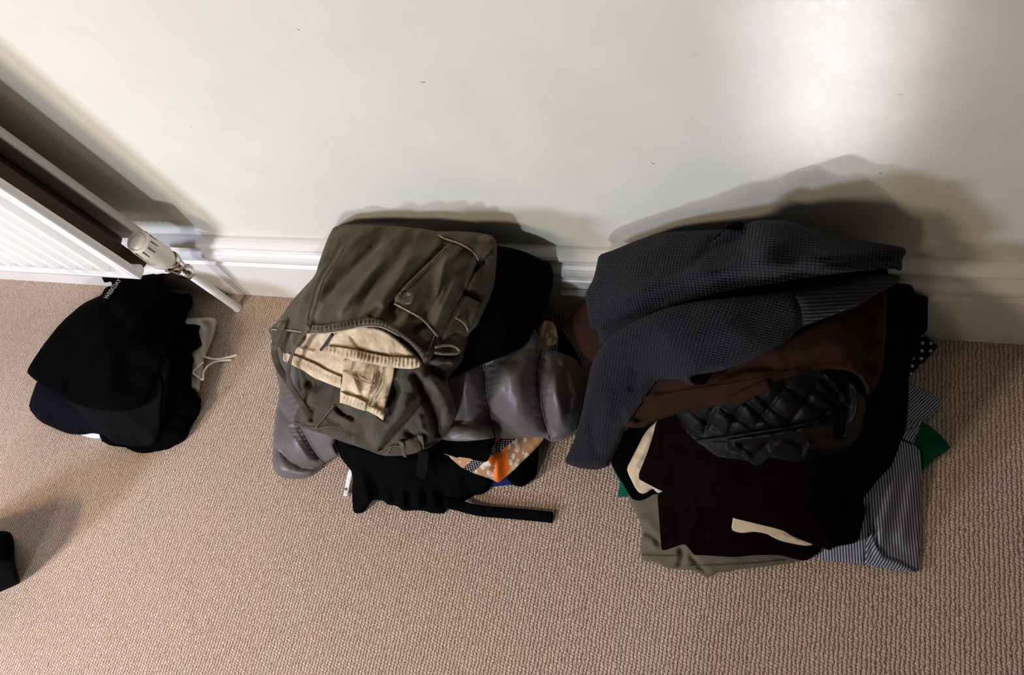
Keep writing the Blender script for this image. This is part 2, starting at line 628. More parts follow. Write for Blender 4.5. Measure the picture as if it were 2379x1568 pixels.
M['wall'] = plain('cream_wall_paint', (.715, .70, .60), .75, 0, .25, .12, 180)
M['gloss'] = plain('white_gloss_paint', (.80, .765, .70), .32, 0, .5, .06, 60)
M['radiator'] = plain('radiator_enamel', (.84, .82, .78), .3, 0, .5)
M['fin'] = plain('shaded_fin_steel', (.075, .045, .032), .55, .3)  # dark brown carries the shade between the panels
M['plastic'] = plain('ivory_plastic', (.80, .755, .66), .38)
M['dark'] = plain('dark_slot', (.01, .009, .008), .7)
M['chrome'] = plain('chrome', (.72, .66, .62), .16, 1)
M['pipe'] = plain('painted_pipe', (.74, .70, .64), .4)
M['plate'] = plain('socket_plate', (.55, .53, .50), .35)
M['metal'] = plain('dull_metal', (.35, .33, .30), .35, 1)
M['cord'] = plain('white_cord', (.85, .82, .76), .8)
M['thread'] = plain('label_thread', (.45, .46, .46), .8)
M['button'] = plain('olive_button', (.045, .037, .026), .45)

# carpet
m, nt, bs = nt_new('carpet_loop_pile')
tc = node(nt, 'ShaderNodeTexCoord').outputs['Object']
sp = node(nt, 'ShaderNodeSeparateXYZ'); nt.links.new(tc, sp.inputs[0])
nz = noise_n(nt, tc, 90, 2)
nz2 = noise_n(nt, tc, 230, 2)
u = math_n(nt, 'ADD', math_n(nt, 'MULTIPLY', sp.outputs[0], 1 / .0056), math_n(nt, 'ADD', math_n(nt, 'MULTIPLY', nz, .9), math_n(nt, 'MULTIPLY', nz2, .9)))
col_i = math_n(nt, 'FLOOR', u)
row = math_n(nt, 'ABSOLUTE', math_n(nt, 'SINE', math_n(nt, 'MULTIPLY', u, math.pi)))
vsh = math_n(nt, 'MULTIPLY', math_n(nt, 'FRACT', math_n(nt, 'MULTIPLY', col_i, .37)), 1.0)
uf = math_n(nt, 'FRACT', u)
v = math_n(nt, 'ADD', math_n(nt, 'ADD', math_n(nt, 'MULTIPLY', sp.outputs[1], 1 / .0042), vsh), math_n(nt, 'MULTIPLY', uf, .7))
v = math_n(nt, 'ADD', v, math_n(nt, 'MULTIPLY', nz2, 1.6))
lp = math_n(nt, 'ABSOLUTE', math_n(nt, 'SINE', math_n(nt, 'MULTIPLY', v, math.pi)))
h = math_n(nt, 'MULTIPLY', math_n(nt, 'POWER', row, .7), math_n(nt, 'ADD', .45, math_n(nt, 'MULTIPLY', lp, .55)))
fib = noise_n(nt, tc, 900, 2, .7)
h = math_n(nt, 'ADD', h, math_n(nt, 'MULTIPLY', fib, .35))
# slow colour drift along rows
mp = node(nt, 'ShaderNodeMapping'); mp.inputs['Scale'].default_value = (70, 5, 1); nt.links.new(tc, mp.inputs[0])
dr = noise_n(nt, mp.outputs[0], 1, 3)
mp2 = node(nt, 'ShaderNodeMapping'); mp2.inputs['Scale'].default_value = (9, 6, 1); nt.links.new(tc, mp2.inputs[0])
dr2 = noise_n(nt, mp2.outputs[0], 1, 3)
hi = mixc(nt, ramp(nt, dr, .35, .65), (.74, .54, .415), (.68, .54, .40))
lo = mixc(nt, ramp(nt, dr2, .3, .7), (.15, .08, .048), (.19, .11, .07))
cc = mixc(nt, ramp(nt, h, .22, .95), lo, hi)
nt.links.new(cc, bs.inputs['Base Color'])
bs.inputs['Roughness'].default_value = .95
bs.inputs['Specular IOR Level'].default_value = .1
bs.inputs['Sheen Weight'].default_value = .15
bump(nt, bs, h, .8, .0022)
M['carpet'] = m


# ------------------------------------------------------------------ structure
def box(name, a, b, mat, parent=None, bev=0, smooth=False):
    bm = bmesh.new()
    bmesh.ops.create_cube(bm, size=1)
    for v_ in bm.verts:
        v_.co = Vector([(a[i] + b[i]) / 2 + v_.co[i] * (b[i] - a[i]) for i in range(3)])
    if bev:
        bmesh.ops.bevel(bm, geom=bm.edges[:], offset=bev, segments=2, affect='EDGES', profile=.6)
    return bm_obj(name, bm, mat, parent, smooth)


XL, XR = -3.2, 1.6
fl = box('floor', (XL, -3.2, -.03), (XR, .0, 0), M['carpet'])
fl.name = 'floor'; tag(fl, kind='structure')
wl = box('wall_back', (XL, WALL_Y, -.03), (XR, WALL_Y + .1, 2.5), M['wall'])
tag(wl, kind='structure')

# added slab, unseen behind the viewer, keeps window light off the right side
wr = box('light_blocker', (-.42, -3.2, -.03), (-.32, -1.55, 2.5), M['wall'])
tag(wr, kind='structure')

# skirting board profile (y, z)
prof = [(WALL_Y, .0), (0, .0), (0, .126), (-.0015, .1285), (-.0015, .1315), (.0005, .134), (.0035, .1365), (.003, .140),
        (-.001, .145), (-.0035, .151), (-.0045, .158), (-.004, .165), (-.001, .172), (.003, .1765), (.0065, .179), (.0065, .183),
        (.004, .1845), (.002, .188), (.002, .193), (.005, .1985), (.0105, .2025), (.016, SK_H), (WALL_Y, SK_H)]
vs = [(x, y, z) for x in (XL, XR) for y, z in prof]
k = len(prof)
fs = [(i, (i + 1) % k, (i + 1) % k + k, i + k) for i in range(k)]
sk = link_mesh('baseboard_back', vs, fs, M['gloss'], None, None, False)
tag(sk, kind='structure')

# small raised paint flecks on the wall
for px, py, L, a in ((975, 191, .016, 0.1), (1513, 379, .011, .5), (2040, 402, .008, 0), (2087, 219, .010, .2), (691, 68, .006, .6),
                     (605, 397, .003, .8), (443, 294, .004, .5), (1300, 690, .0, 0)):
    if L == 0: continue
    c0 = at_y([(px, py)], WALL_Y)[0]
    bm = bmesh.new()
    bmesh.ops.create_icosphere(bm, subdivisions=1, radius=1)
    for v_ in bm.verts:
        x_, y_, z_ = v_.co
        v_.co = Vector((c0[0] + x_ * L * .5 * math.cos(a) - z_ * .0014 * math.sin(a), WALL_Y - .0001 + y_ * .0006, c0[2] - x_ * L * .3 * math.sin(a) + z_ * .0014))
    o = bm_obj('paint_fleck', bm, M['wall'], wl)

# socket outlet on the skirting
so = empty('wall_socket', (-.29, 0, .02), 'grey double wall socket mounted on the skirting between the two big clothes piles', 'socket')
box('faceplate', (-.362, -.013, .021), (-.216, -.0005, .107), M['plate'], so, .0015)
for cx in (-.326, -.252):
    box('pin_slot', (cx - .002, -.0142, .072), (cx + .002, -.0128, .081), M['dark'], so)
    for dx in (-.011, .011):
        box('pin_slot', (cx + dx - .0035, -.0142, .052), (cx + dx + .0035, -.0128, .0545), M['dark'], so)
    box('switch', (cx - .005 + .02, -.0165, .082), (cx + .005 + .02, -.0128, .098), M['plate'], so, .0008)

# ------------------------------------------------------------------ radiator
RX = -1.028
ra = empty('radiator', (-1.6, -.07, .27), 'white double-panel radiator with ribbed front mounted on the wall above the skirting', 'radiator')
Z0, Z1 = .283, .95
RXB = float(at_y([(312, 536), (0, 318)], -.024)[:, 0].mean())


def fluted(name, y_out, sgn, x1, rib=True):
    """ribbed pressed steel panel; sgn -1: ribs bulge towards the room"""
    pitch = .0365
    x0 = x1 - pitch * 42
    nx = 42 * 10
    xs_ = np.linspace(x0, x1, nx + 1)
    zs_ = np.r_[Z0, Z0 + .004, Z0 + .022, Z0 + .03, Z0 + .038, Z0 + .048, np.linspace(Z0 + .06, Z1 - .06, 10), Z1 - .03, Z1 - .01, Z1]
    verts = []; faces = []
    for side in (0, 1):
        for z in zs_:
            e = min(1, max(0, (z - Z0 - .022) / .026)) * min(1, max(0, (Z1 - .022 - z) / .03))
            e = e * e * (3 - 2 * e)
            for x in xs_:
                t = ((x1 - .014 - x) / pitch) % 1.0
                r = min(1, max(0, (abs(t - .5) - .16) / .16)); r = 1 - r * r * (3 - 2 * r)
                if x > x1 - .014 or x < x0 + .01: r = 0
                y = y_out + sgn * (.011 * r * e)
                if side: y -= sgn * .0035
                verts.append((x, y, z))
    n1 = len(xs_); N = n1 * len(zs_)
    for j in range(len(zs_) - 1):
        for i in range(n1 - 1):
            a = j * n1 + i
            f = (a, a + 1, a + 1 + n1, a + n1)
            if sgn > 0: f = f[::-1]
            faces.append(f); faces.append(tuple(q + N for q in f[::-1]))
    for i in range(n1 - 1):
        faces.append((i, i + N, i + 1 + N, i + 1)); b_ = (len(zs_) - 1) * n1 + i
        faces.append((b_, b_ + 1, b_ + 1 + N, b_ + N))
    for j in range(len(zs_) - 1):
        for a in (j * n1, j * n1 + n1 - 1):
            faces.append((a, a + n1, a + n1 + N, a + N))
    return link_mesh(name, verts, faces, M['radiator'], ra)


fluted('front_panel', -.112, -1, RX - .004)
# rolled ends of the panels, closing the water channels
def end_cap(name, x, y0, y1, z0, z1):
    bm = bmesh.new()
    bmesh.ops.create_cube(bm, size=1)
    for v_ in bm.verts:
        v_.co = Vector([x + v_.co[0] * .016, (y0 + y1) / 2 + v_.co[1] * (y1 - y0), (z0 + z1) / 2 + v_.co[2] * (z1 - z0)])
    bmesh.ops.bevel(bm, geom=bm.edges[:], offset=.0035, segments=3, affect='EDGES', profile=.5)
    return bm_obj(name, bm, M['radiator'], ra)


end_cap('panel_edge', RX - .011, -.1125, -.098, Z0 - .001, Z1)
end_cap('panel_edge', RXB - .008, -.026, -.010, Z0 - .02, Z1)
box('back_panel', (RXB - 1.5, -.0255, Z0 - .018), (RXB - .008, -.0105, Z1), M['radiator'], ra, .003)
# lower channel with rounded nose at the front panel's corner
bm = bmesh.new()
bmesh.ops.create_cone(bm, cap_ends=True, segments=20, radius1=.010, radius2=.010, depth=1.52)
bmesh.ops.rotate(bm, verts=bm.verts, cent=(0, 0, 0), matrix=Matrix.Rotation(math.pi / 2, 3, 'Y'))
bmesh.ops.translate(bm, verts=bm.verts, vec=(RX - .764, -.1, Z0 + .010))
bm_obj('bottom_channel', bm, M['radiator'], ra)
# convector fins between the panels, corrugated sheet run low to darken the gap
vs = []; fs = []
nf = 180
for j, z in enumerate((Z0 - .014, Z1 - .03)):
    for i in range(nf):
        x = RX - .022 - i * .0081
        vs.append((x, -.0975 if i % 2 else -.072, z))
for i in range(nf - 1):
    fs.append((i, i + 1, i + 1 + nf, i + nf))
f_ = link_mesh('convector_fin', vs, fs, M['fin'], ra, None, False)
sm = f_.modifiers.new('s', 'SOLIDIFY'); sm.thickness = .0008
vs2 = [(x - RX + .022 + RXB - .036, -.0275 if (i % nf) % 2 else -.060, z) for i, (x, y, z) in enumerate(vs)]
f_ = link_mesh('convector_fin', vs2, fs, M['fin'], ra, None, False)
sm = f_.modifiers.new('s', 'SOLIDIFY'); sm.thickness = .0008


# ------------------------------------------------------------------ valve and pipe
def lathe(name, prof_, base, axis, mat, parent, seg=32):
    """prof_: (r, h) pairs swept about axis from base"""
    axv = Vector(axis).normalized()
    q = Vector((0, 0, 1)).rotation_difference(axv)
    verts = []; faces = []
    for r, h_ in prof_:
        for k_ in range(seg):
            a = 2 * math.pi * k_ / seg
            verts.append(tuple(Vector(base) + q @ Vector((r * math.cos(a), r * math.sin(a), h_))))
    for i in range(len(prof_) - 1):
        for k_ in range(seg):
            k2 = (k_ + 1) % seg
            faces.append((i * seg + k_, i * seg + k2, (i + 1) * seg + k2, (i + 1) * seg + k_))
    faces.append(tuple(range(seg))[::-1]); faces.append(tuple((len(prof_) - 1) * seg + k_ for k_ in range(seg)))
    return link_mesh(name, verts, faces, mat, parent)


foot = at_z([(553, 716)], 0.0)[0]
ptop = at_y([(431, 630)], foot[1] - .012)[0]
va = empty('radiator_valve', (foot[0], foot[1], 0), 'ivory thermostatic radiator valve with ribbed cap on a white vertical pipe', 'radiator valve')
vax = Vector(ptop) - Vector(foot)
vlen = vax.length; vn = vax.normalized()
lathe('pipe', [(.0095, 0), (.0095, .004), (.0078, .006), (.0078, vlen)], tuple(foot), vn, M['pipe'], va)
B0 = Vector(ptop)
lathe('compression_nut', [(.0085, -.012), (.0135, -.011), (.0145, -.006), (.0145, .006), (.011, .010), (.009, .012)], tuple(B0), vn, M['chrome'], va, 6)
lathe('valve_body', [(.009, .010), (.009, .020), (.0125, .022), (.0125, .034), (.010, .036), (.010, .040), (.017, .041), (.0175, .050), (.016, .051)], tuple(B0), vn, M['chrome'], va)
hb = at_y([(384, 605)], B0[1] - .012)[0]
ht = at_y([(320, 560)], B0[1] - .020)[0]
hax = (Vector(ht) - Vector(hb)); hl = hax.length; hn = hax.normalized()
hd = lathe('thermostat_head', [(.011, -.004), (.016, -.003), (.0192, .003), (.0222, .014), (.0220, .03), (.0203, hl - .010), (.0198, hl - .003), (.0186, hl - .0005), (.0160, hl + .0002), (.0156, hl - .0008), (.0149, hl - .0008), (.0145, hl + .0008), (.005, hl + .0014)], tuple(hb), hn, M['plastic'], va, 48)
q = Vector((0, 0, 1)).rotation_difference(hn)
for k_ in range(11):
    a = 2 * math.pi * k_ / 11 + .2
    bm = bmesh.new(); bmesh.ops.create_cube(bm, size=1)
    for v_ in bm.verts:
        l = Vector((.0204 + v_.co[0] * .0012, v_.co[1] * .0014, hl - .014 + v_.co[2] * .020))
        v_.co = Vector(hb) + q @ (Matrix.Rotation(a, 3, 'Z') @ l)
    bm_obj('grip_slot', bm, M['dark'], hd, False)
# tail going to the radiator
tb = B0 + vn * .030
lathe('valve_tail', [(.010, 0), (.010, .012), (.014, .013), (.014, .024), (.0125, .026), (.0125, .045), (.0105, .046), (.0105, .08)], tuple(tb), Vector((-1, -.18, -.02)), M['plastic'], va, 24)
lathe('tail_nut', [(.0145, .009), (.0155, .010), (.0155, .016), (.0145, .017)], tuple(tb), Vector((-1, -.18, -.02)), M['chrome'], va, 6)

# ------------------------------------------------------------------ clothes
A3 = lambda pts: crop(600, 500, 3.137, pts)
A4 = lambda pts: crop(600, 780, 2.974, pts)
A5 = lambda pts: crop(1000, 540, 4.356, pts)
A6 = lambda pts: crop(600, 740, 4.356, pts)
A7 = lambda pts: crop(1000, 1000, 7.93, pts)
B2 = lambda pts: crop(0, 600, 3.135, pts)
D1 = lambda pts: crop(1300, 480, 2.45, pts)
D2 = lambda pts: crop(1400, 950, 2.832, pts)
D3 = lambda pts: crop(1900, 600, 2.852, pts)
D6 = lambda pts: crop(1400, 780, 3.605, pts)

# ================= pile by the radiator =================
garment('white_tshirt', [(182, 1001), (188, 1011), (205, 1016), (222, 1019), (238, 1017), (300, 1000), (320, 930), (200, 920)],
        [(190, 1005, .008), (235, 1012, .008), (300, 930, .02)], M['white'], th=.01, er=5, ed=.003, noise=(0, 1, 0, 1),
        label='white cloth edge peeking out at the bottom front of the black pile by the radiator', cat='t-shirt')

ecr = empty('drawstring_bag', (-1.12, -.17, 0), 'off-white cotton drawstring garment sticking out beneath the black pile by the radiator', 'clothes')
garment('body', B2([(1340, 440), (1450, 432), (1550, 430), (1582, 455), (1570, 520), (1545, 600), (1510, 680), (1482, 745), (1480, 830),
                    (1462, 900), (1450, 985), (1400, 960)]) + [(380, 900), (380, 740)],
        [(430, 745, .05), (500, 742, .035), (480, 820, .032), (470, 905, .025), (430, 900, .04)], M['ecru'], ecr, th=.05, er=9, ed=.012,
        creases=[(B2([(1440, 450), (1500, 480), (1520, 540), (1480, 700)]), 6, -.006), (B2([(1400, 640), (1430, 760), (1440, 900)]), 9, .004)], res=5)
for pts in (B2([(1478, 712, .035), (1520, 728, .03), (1570, 736, .015), (1640, 726, .006), (1727, 703, .004)]),
            B2([(1686, 740, .004), (1600, 744, .008), (1530, 766, .02), (1484, 815, .033), (1476, 860, .034), (1487, 893, .034), (1440, 866, .036), (1394, 834, .04), (1440, 795, .04), (1480, 755, .038)])):
    W_ = lift(pts, .002)
    ribbon('drawstring', W_, .0036, .0034, M['cord'], ecr, 8)

garment('frilly_blouse',
        B2([(1240, 245), (1380, 250), (1410, 300), (1405, 350), (1370, 420), (1340, 480), (1440, 480), (1475, 490), (1450, 530), (1455, 590),
            (1482, 635), (1430, 670), (1390, 690), (1410, 740), (1390, 830), (1400, 950), (1465, 1010), (1460, 1080), (1420, 1180),
            (1380, 1230), (1370, 1290), (1320, 1350), (1200, 1400), (1050, 1425), (960, 1400), (900, 1380), (820, 1370), (740, 1345), (733, 1310)]) +
        [(200, 950), (200, 750), (300, 640)],
        [(440, 690, .07), (465, 760, .06), (447, 850, .06), (463, 940, .03), (420, 1030, .012), (335, 1050, .012), (240, 1020, .015),
         (300, 950, .06), (300, 800, .09), (300, 660, .09), (400, 900, .08)], M['black'], th=.06, er=12, ed=.016,
        creases=[(B2([(1470, 490), (1350, 520), (1250, 560)]), 8, .010), (B2([(1480, 640), (1350, 620), (1260, 640)]), 8, .010),
                 (B2([(1400, 570), (1300, 590), (1240, 600)]), 6, -.012), (B2([(1440, 1000), (1300, 1080), (1200, 1200)]), 10, -.008)],
        noise=(.004, 26, .3, 2), ripple=3, label='black ruffled-edge top whose frills overhang the off-white drawstring garment', cat='top')

garment('navy_sweatshirt',
        B2([(270, 890), (230, 1000), (205, 1090), (290, 1190), (400, 1240), (500, 1280), (600, 1286), (680, 1272), (735, 1285), (900, 1330)]) +
        [(380, 1000), (400, 800), (150, 800)],
        [(75, 930, .04), (93, 980, .02), (190, 1008, .015), (240, 1015, .025), (200, 900, .085), (350, 900, .10), (90, 885, .06)], M['navy'],
        th=.05, er=16, ed=.018, creases=[(B2([(240, 1010), (420, 1060), (600, 1130), (740, 1260)]), 18, .006)], noise=(.002, 60, .5, 2),
        label='navy sweatshirt lowest at the left front corner of the black pile by the radiator', cat='sweatshirt')

garment('charcoal_sweatshirt',
        [(150, 930), (166, 940), (200, 975), (235, 1005), (262, 1028), (310, 1038), (358, 1034), (372, 1004), (372, 940), (378, 900), (368, 870), (392, 800), (405, 700), (330, 655), (200, 780)],
        [(160, 935, .09), (240, 1010, .05), (320, 1034, .04), (370, 1000, .05), (372, 880, .09), (400, 700, .11), (300, 900, .12), (330, 660, .11), (200, 800, .12)],
        M['charcoal'], th=.04, er=16, ed=.014, creases=[(B2([(520, 1040), (700, 1120), (900, 1180), (1130, 1250)]), 22, .007),
                                                       (B2([(780, 1300), (900, 1200), (1100, 1100)]), 16, -.004)], noise=(.003, 60, .8, 2),
        label='charcoal sweatshirt folded just under the labelled black one', cat='sweatshirt')

bs_ = empty('black_sweatshirt', (-1.25, -.15, .1), 'black sweatshirt with a woven neck label on top of the pile beside the radiator', 'sweatshirt')
garment('body',
        [(240, 610), (375, 610), (380, 660)] + B2([(1232, 235), (1300, 300), (1290, 420), (1220, 560), (1160, 800), (1130, 920), (1050, 1080), (900, 1120), (800, 1112), (650, 1090), (520, 1052), (430, 1000),
                    (300, 920), (200, 842), (198, 808), (300, 650), (440, 470), (600, 330), (700, 285), (740, 268), (757, 225), (790, 200), (815, 208), (815, 175)]),
        [(65, 862, .06), (96, 800, .07), (190, 705, .08), (255, 665, .10), (300, 640, .10), (370, 640, .11), (412, 700, .10), (389, 780, .12), (360, 890, .13),
         (335, 944, .12), (207, 948, .11), (130, 915, .09), (250, 820, .15), (330, 750, .145)],
        M['black'], bs_, th=.05, er=16, ed=.016,
        creases=[(B2([(760, 300), (800, 420), (950, 520)]), 18, -.010), (B2([(800, 410), (1000, 380), (1200, 330)]), 16, .006),
                 (B2([(520, 840), (500, 950), (510, 1040)]), 10, -.010), (B2([(790, 700), (800, 900), (770, 1090)]), 22, .008),
                 (B2([(1000, 620), (960, 800), (900, 980)]), 30, -.010), (B2([(560, 830), (640, 700), (800, 500)]), 20, .006)], noise=(.0035, 70, .6, 2.5))
lb = B2([(742, 262), (782, 222), (832, 205), (846, 238), (806, 268), (776, 312)])
garment('neck_label', [(237, 691), (240, 681), (249, 673), (258, 668), (264, 671), (266, 678), (262, 686), (254, 694), (246, 700), (239, 702)], None, M['black_soft'], bs_, flat=.004, th=.0006, er=2, ed=.0004, noise=(0, 1, 0, 1), res=3, gap=.003, write=False, soft=0)


def text_on(name, body, p0, p1, size, mat, parent, dz=.0012, bold=0):
    """flat woven lettering along picture direction p0->p1 lying on the cloth"""
    cu = bpy.data.curves.new(name, 'FONT')
    cu.body = body; cu.size = size; cu.extrude = .0002; cu.offset = bold
    to = bpy.data.objects.new(name, cu)
    C.objects.link(to)
    dg = bpy.context.evaluated_depsgraph_get(); dg.update()
    me = bpy.data.meshes.new_from_object(to.evaluated_get(dg))
    bpy.data.objects.remove(to)
    a, b = lift([p0, p1], dz)
    X = Vector(b - a).normalized()
    n_ = (Vector(CAM) - Vector(a)).normalized(); n_ = (n_ - X * n_.dot(X)).normalized()
    Y = n_.cross(X)
    vs_ = [Vector(a) + X * v_.co[0] + Y * v_.co[1] + n_ * v_.co[2] for v_ in me.vertices]
    fs_ = [tuple(p_.vertices) for p_ in me.polygons]
    return link_mesh(name, [tuple(v_) for v_ in vs_], fs_, mat, parent, None, False)


text_on('label_lettering', 'WEEKDAY', (248.5, 695.5), (267, 671), .0100, M['thread'], bs_, .0095, .0002)

# black thing at the left picture edge
garment('black_jumper', [(-110, 1240), (-30, 1232), (10, 1233), (24, 1236), (30, 1246), (34, 1268), (33, 1285), (37, 1312), (43, 1338), (47, 1350), (42, 1357), (12, 1370), (-20, 1384), (-110, 1420)],
        [(20, 1238, .12), (33, 1270, .11), (45, 1350, .03), (0, 1375, .02), (-60, 1300, .13), (0, 1300, .12), (-100, 1400, .03)], M['black_soft'], th=.12, er=14, ed=.02,
        creases=[([(14, 1245), (18, 1270), (14, 1300)], 7, -.012)],
        label='black folded garment cut off by the left edge of the picture', cat='clothes')

# ================= middle pile =================
ws = empty('white_strap', (-.7, -.36, 0), 'narrow white strap end with a metal stud poking out of the middle pile', 'strap')
ribbon('strap', lift([(822, 1080, .03), (812, 1103, .018), (808, 1125, .008), (803, 1152, .004)], .003), .0095, .003, M['white'], ws, 10)
lathe('stud', [(.0022, 0), (.0026, .001), (.0018, .002)], tuple(lift([(803.5, 1137, .0075)], .003)[0]), (0, 0, 1), M['metal'], ws, 12)

garment('blue_cloth', [(1125, 1080), (1200, 1070), (1235, 1105), (1205, 1126), (1178, 1127), (1150, 1130), (1135, 1132)],
        [(1150, 1125, .008), (1200, 1122, .009), (1150, 1080, .025)], M['blue'], th=.01, er=5, ed=.003, noise=(0, 1, 0, 1),
        label='strip of royal blue cloth showing under the patterned scarf', cat='clothes')

garment('black_skirt', [(1165, 1060), (1195, 1040), (1180, 900), (1200, 780), (1265, 735), (1300, 760), (1330, 800), (1350, 840), (1350, 870), (1300, 960), (1262, 1000), (1252, 1020),
                        (1250, 1060), (1248, 1100), (1243, 1112), (1232, 1118), (1218, 1130), (1205, 1131), (1192, 1127), (1178, 1113)],
        [(1200, 1120, .02), (1245, 1100, .02), (1250, 1040, .03), (1300, 900, .05), (1340, 840, .05), (1280, 760, .04), (1200, 900, .07)], M['black'],
        th=.05, er=9, ed=.01, creases=[([(1180, 1060), (1210, 1090), (1225, 1125)], 8, .006)],
        label='black garment at the bottom right of the middle pile, under the patterned scarf', cat='clothes')

brt = empty('black_ruffled_blouse', (-.62, -.3, 0), 'black blouse with a ruffled hem lying lowest at the front of the middle pile', 'blouse')
garment('body',
        A4([(520, 690), (545, 790), (600, 880), (650, 950), (650, 1210), (670, 1232), (720, 1225), (750, 1190), (790, 1130), (870, 1140), (900, 1165),
            (960, 1175), (990, 1205), (1090, 1210), (1130, 1205), (1200, 1222), (1280, 1228), (1302, 1200), (1300, 1175), (1380, 1172), (1480, 1105), (1550, 1095),
            (1610, 1045), (1610, 1000)]) + [(1150, 1060), (1150, 1000), (900, 960), (790, 980)],
        [(822, 1190, .010), (1000, 1188, .012), (1140, 1130, .012), (900, 1120, .055), (1000, 1110, .055), (900, 1050, .11), (1100, 1050, .09), (780, 1030, .08), (1000, 980, .13), (819, 1099, .04), (1130, 1060, .08)],
        M['black_soft'], brt, th=.05, er=12, ed=.014, ripple=1.5,
        creases=[(A4([(700, 850), (720, 1000), (760, 1180)]), 12, .012), (A4([(800, 900), (820, 1050), (860, 1130)]), 10, -.008)] +
                [(A4([(900 + k_ * 52, 1195), (885 + k_ * 55, 1130), (900 + k_ * 50, 1070)]), 7, .006 * (-1) ** k_) for k_ in range(8)], noise=(.003, 30, 1.4, 2))
ribbon('tie_belt', lift([(1035, 1168, .014), (1065, 1174, .012), (1110, 1187, .008), (1180, 1192, .006), (1235, 1197, .006), (1284, 1202, .006)], .004), .0175, .004, M['black_soft'], brt, 12)

garment('patterned_scarf',
        A7([(222, 423), (330, 462), (410, 545), (500, 622), (600, 702), (800, 790), (1000, 852), (1110, 892), (1250, 967), (1330, 900), (1400, 852), (1570, 700), (1750, 520), (1900, 380), (2100, 160)]) +
        [(1290, 940), (1300, 870), (1296, 815), (1297, 790), (1290, 750), (1262, 742), (1245, 780), (1200, 900), (1150, 980), (1040, 1010)],
        [(1030, 1054, .075), (1100, 1090, .05), (1156, 1120, .025), (1152, 1070, .055), (1262, 1022, .04), (1212, 1070, .035), (1200, 1030, .055), (1290, 800, .10), (1250, 790, .10), (1240, 950, .06), (1060, 1020, .08)],
        M['scarf'], th=.008, er=6, ed=.004, res=5, noise=(.0015, 30, 1.2, 1.5), uvrot=0,
        creases=[([(1151, 1125), (1152, 1090), (1150, 1050)], 14, .010, 0, 's')],
        label='orange, tan and black printed silk scarf with white dots sticking out of the middle pile', cat='scarf')

bsh = empty('black_shirt', (-.6, -.28, .1), 'black shirt draped over the patterned scarf, with a short hanging tab', 'shirt')
garment('body', [(1156, 1012)] + A7([(1200, 160), (1182, 240), (1140, 330), (1100, 440), (1060, 560), (1020, 585), (900, 568), (810, 542), (720, 515), (600, 498), (540, 490), (480, 506), (420, 478), (330, 446), (225, 425)]) +
        [(1010, 1062), (960, 1072), (900, 1062), (830, 1052), (790, 1030), (776, 1012), (820, 960), (1000, 960), (1140, 985)],
        [(1150, 1020, .08), (1130, 1073, .07), (1040, 1056, .085), (960, 1070, .095), (860, 1055, .10), (785, 1022, .095), (900, 980, .12), (1080, 1000, .09)],
        M['black'], bsh, th=.03, er=9, ed=.009, noise=(.0025, 30, .2, 2), creases=[([(820, 1040), (930, 1045), (1080, 1030)], 10, .006)])
ribbon('hanging_tab', lift([(984, 1045, .14), (984, 1060, .13), (982, 1085, .105), (977, 1108, .09)], .006), .021, .0025, M['charcoal'], bsh, 8)

# puffer jacket
puf = empty('puffer_jacket', (-.6, -.2, .05), 'glossy grey quilted puffer jacket squeezed under the olive trousers', 'jacket')
seamA = [(1118, 838), (1125, 880), (1128, 915), (1134, 950), (1141, 985), (1152, 1020)]
seamB = [(1259, 812), (1248, 850), (1246, 885), (1251, 925), (1262, 975), (1277, 1020)]
gath = []
for sm_, sgn_, n_ in ((seamA, 1, 15), (seamA, -1, 16), (seamB, 1, 9), (seamB, -1, 7)):
    R_ = resample(np.array(sm_, float), 6)
    for i in range(n_):
        p_ = R_[int(2 + (len(R_) - 6) * i / n_)]
        L_ = random.uniform(14, 34)
        gath.append(([tuple(p_ + np.array([sgn_ * 2, 0])), (p_[0] + sgn_ * L_ * .6, p_[1] - L_ * .28), (p_[0] + sgn_ * L_, p_[1] - L_ * .35 + random.uniform(-4, 4))], 2.6, -.0035))
seamC = [(690, 985), (706, 1010), (722, 1040), (738, 1062), (755, 1078)]
seamD = [(640, 1035), (668, 1068), (697, 1086), (724, 1090), (756, 1072)]
seamE = [(640, 930), (655, 960), (683, 985), (706, 1000)]
for i in range(12):
    t_ = i / 12
    x_, y_ = 692 + 60 * t_, 990 + 82 * t_
    gath.append(([(x_, y_), (x_ - 12, y_ + 4 - 8 * t_), (x_ - 26, y_ + 2)], 2.8, -.004))
for i in range(9):
    x_, y_ = 690 + i * 2, 880 + i * 13
    gath.append(([(x_, y_), (x_ - 16, y_ - 2 + i), (x_ - 34, y_ + 8)], 3.2, -.0035))
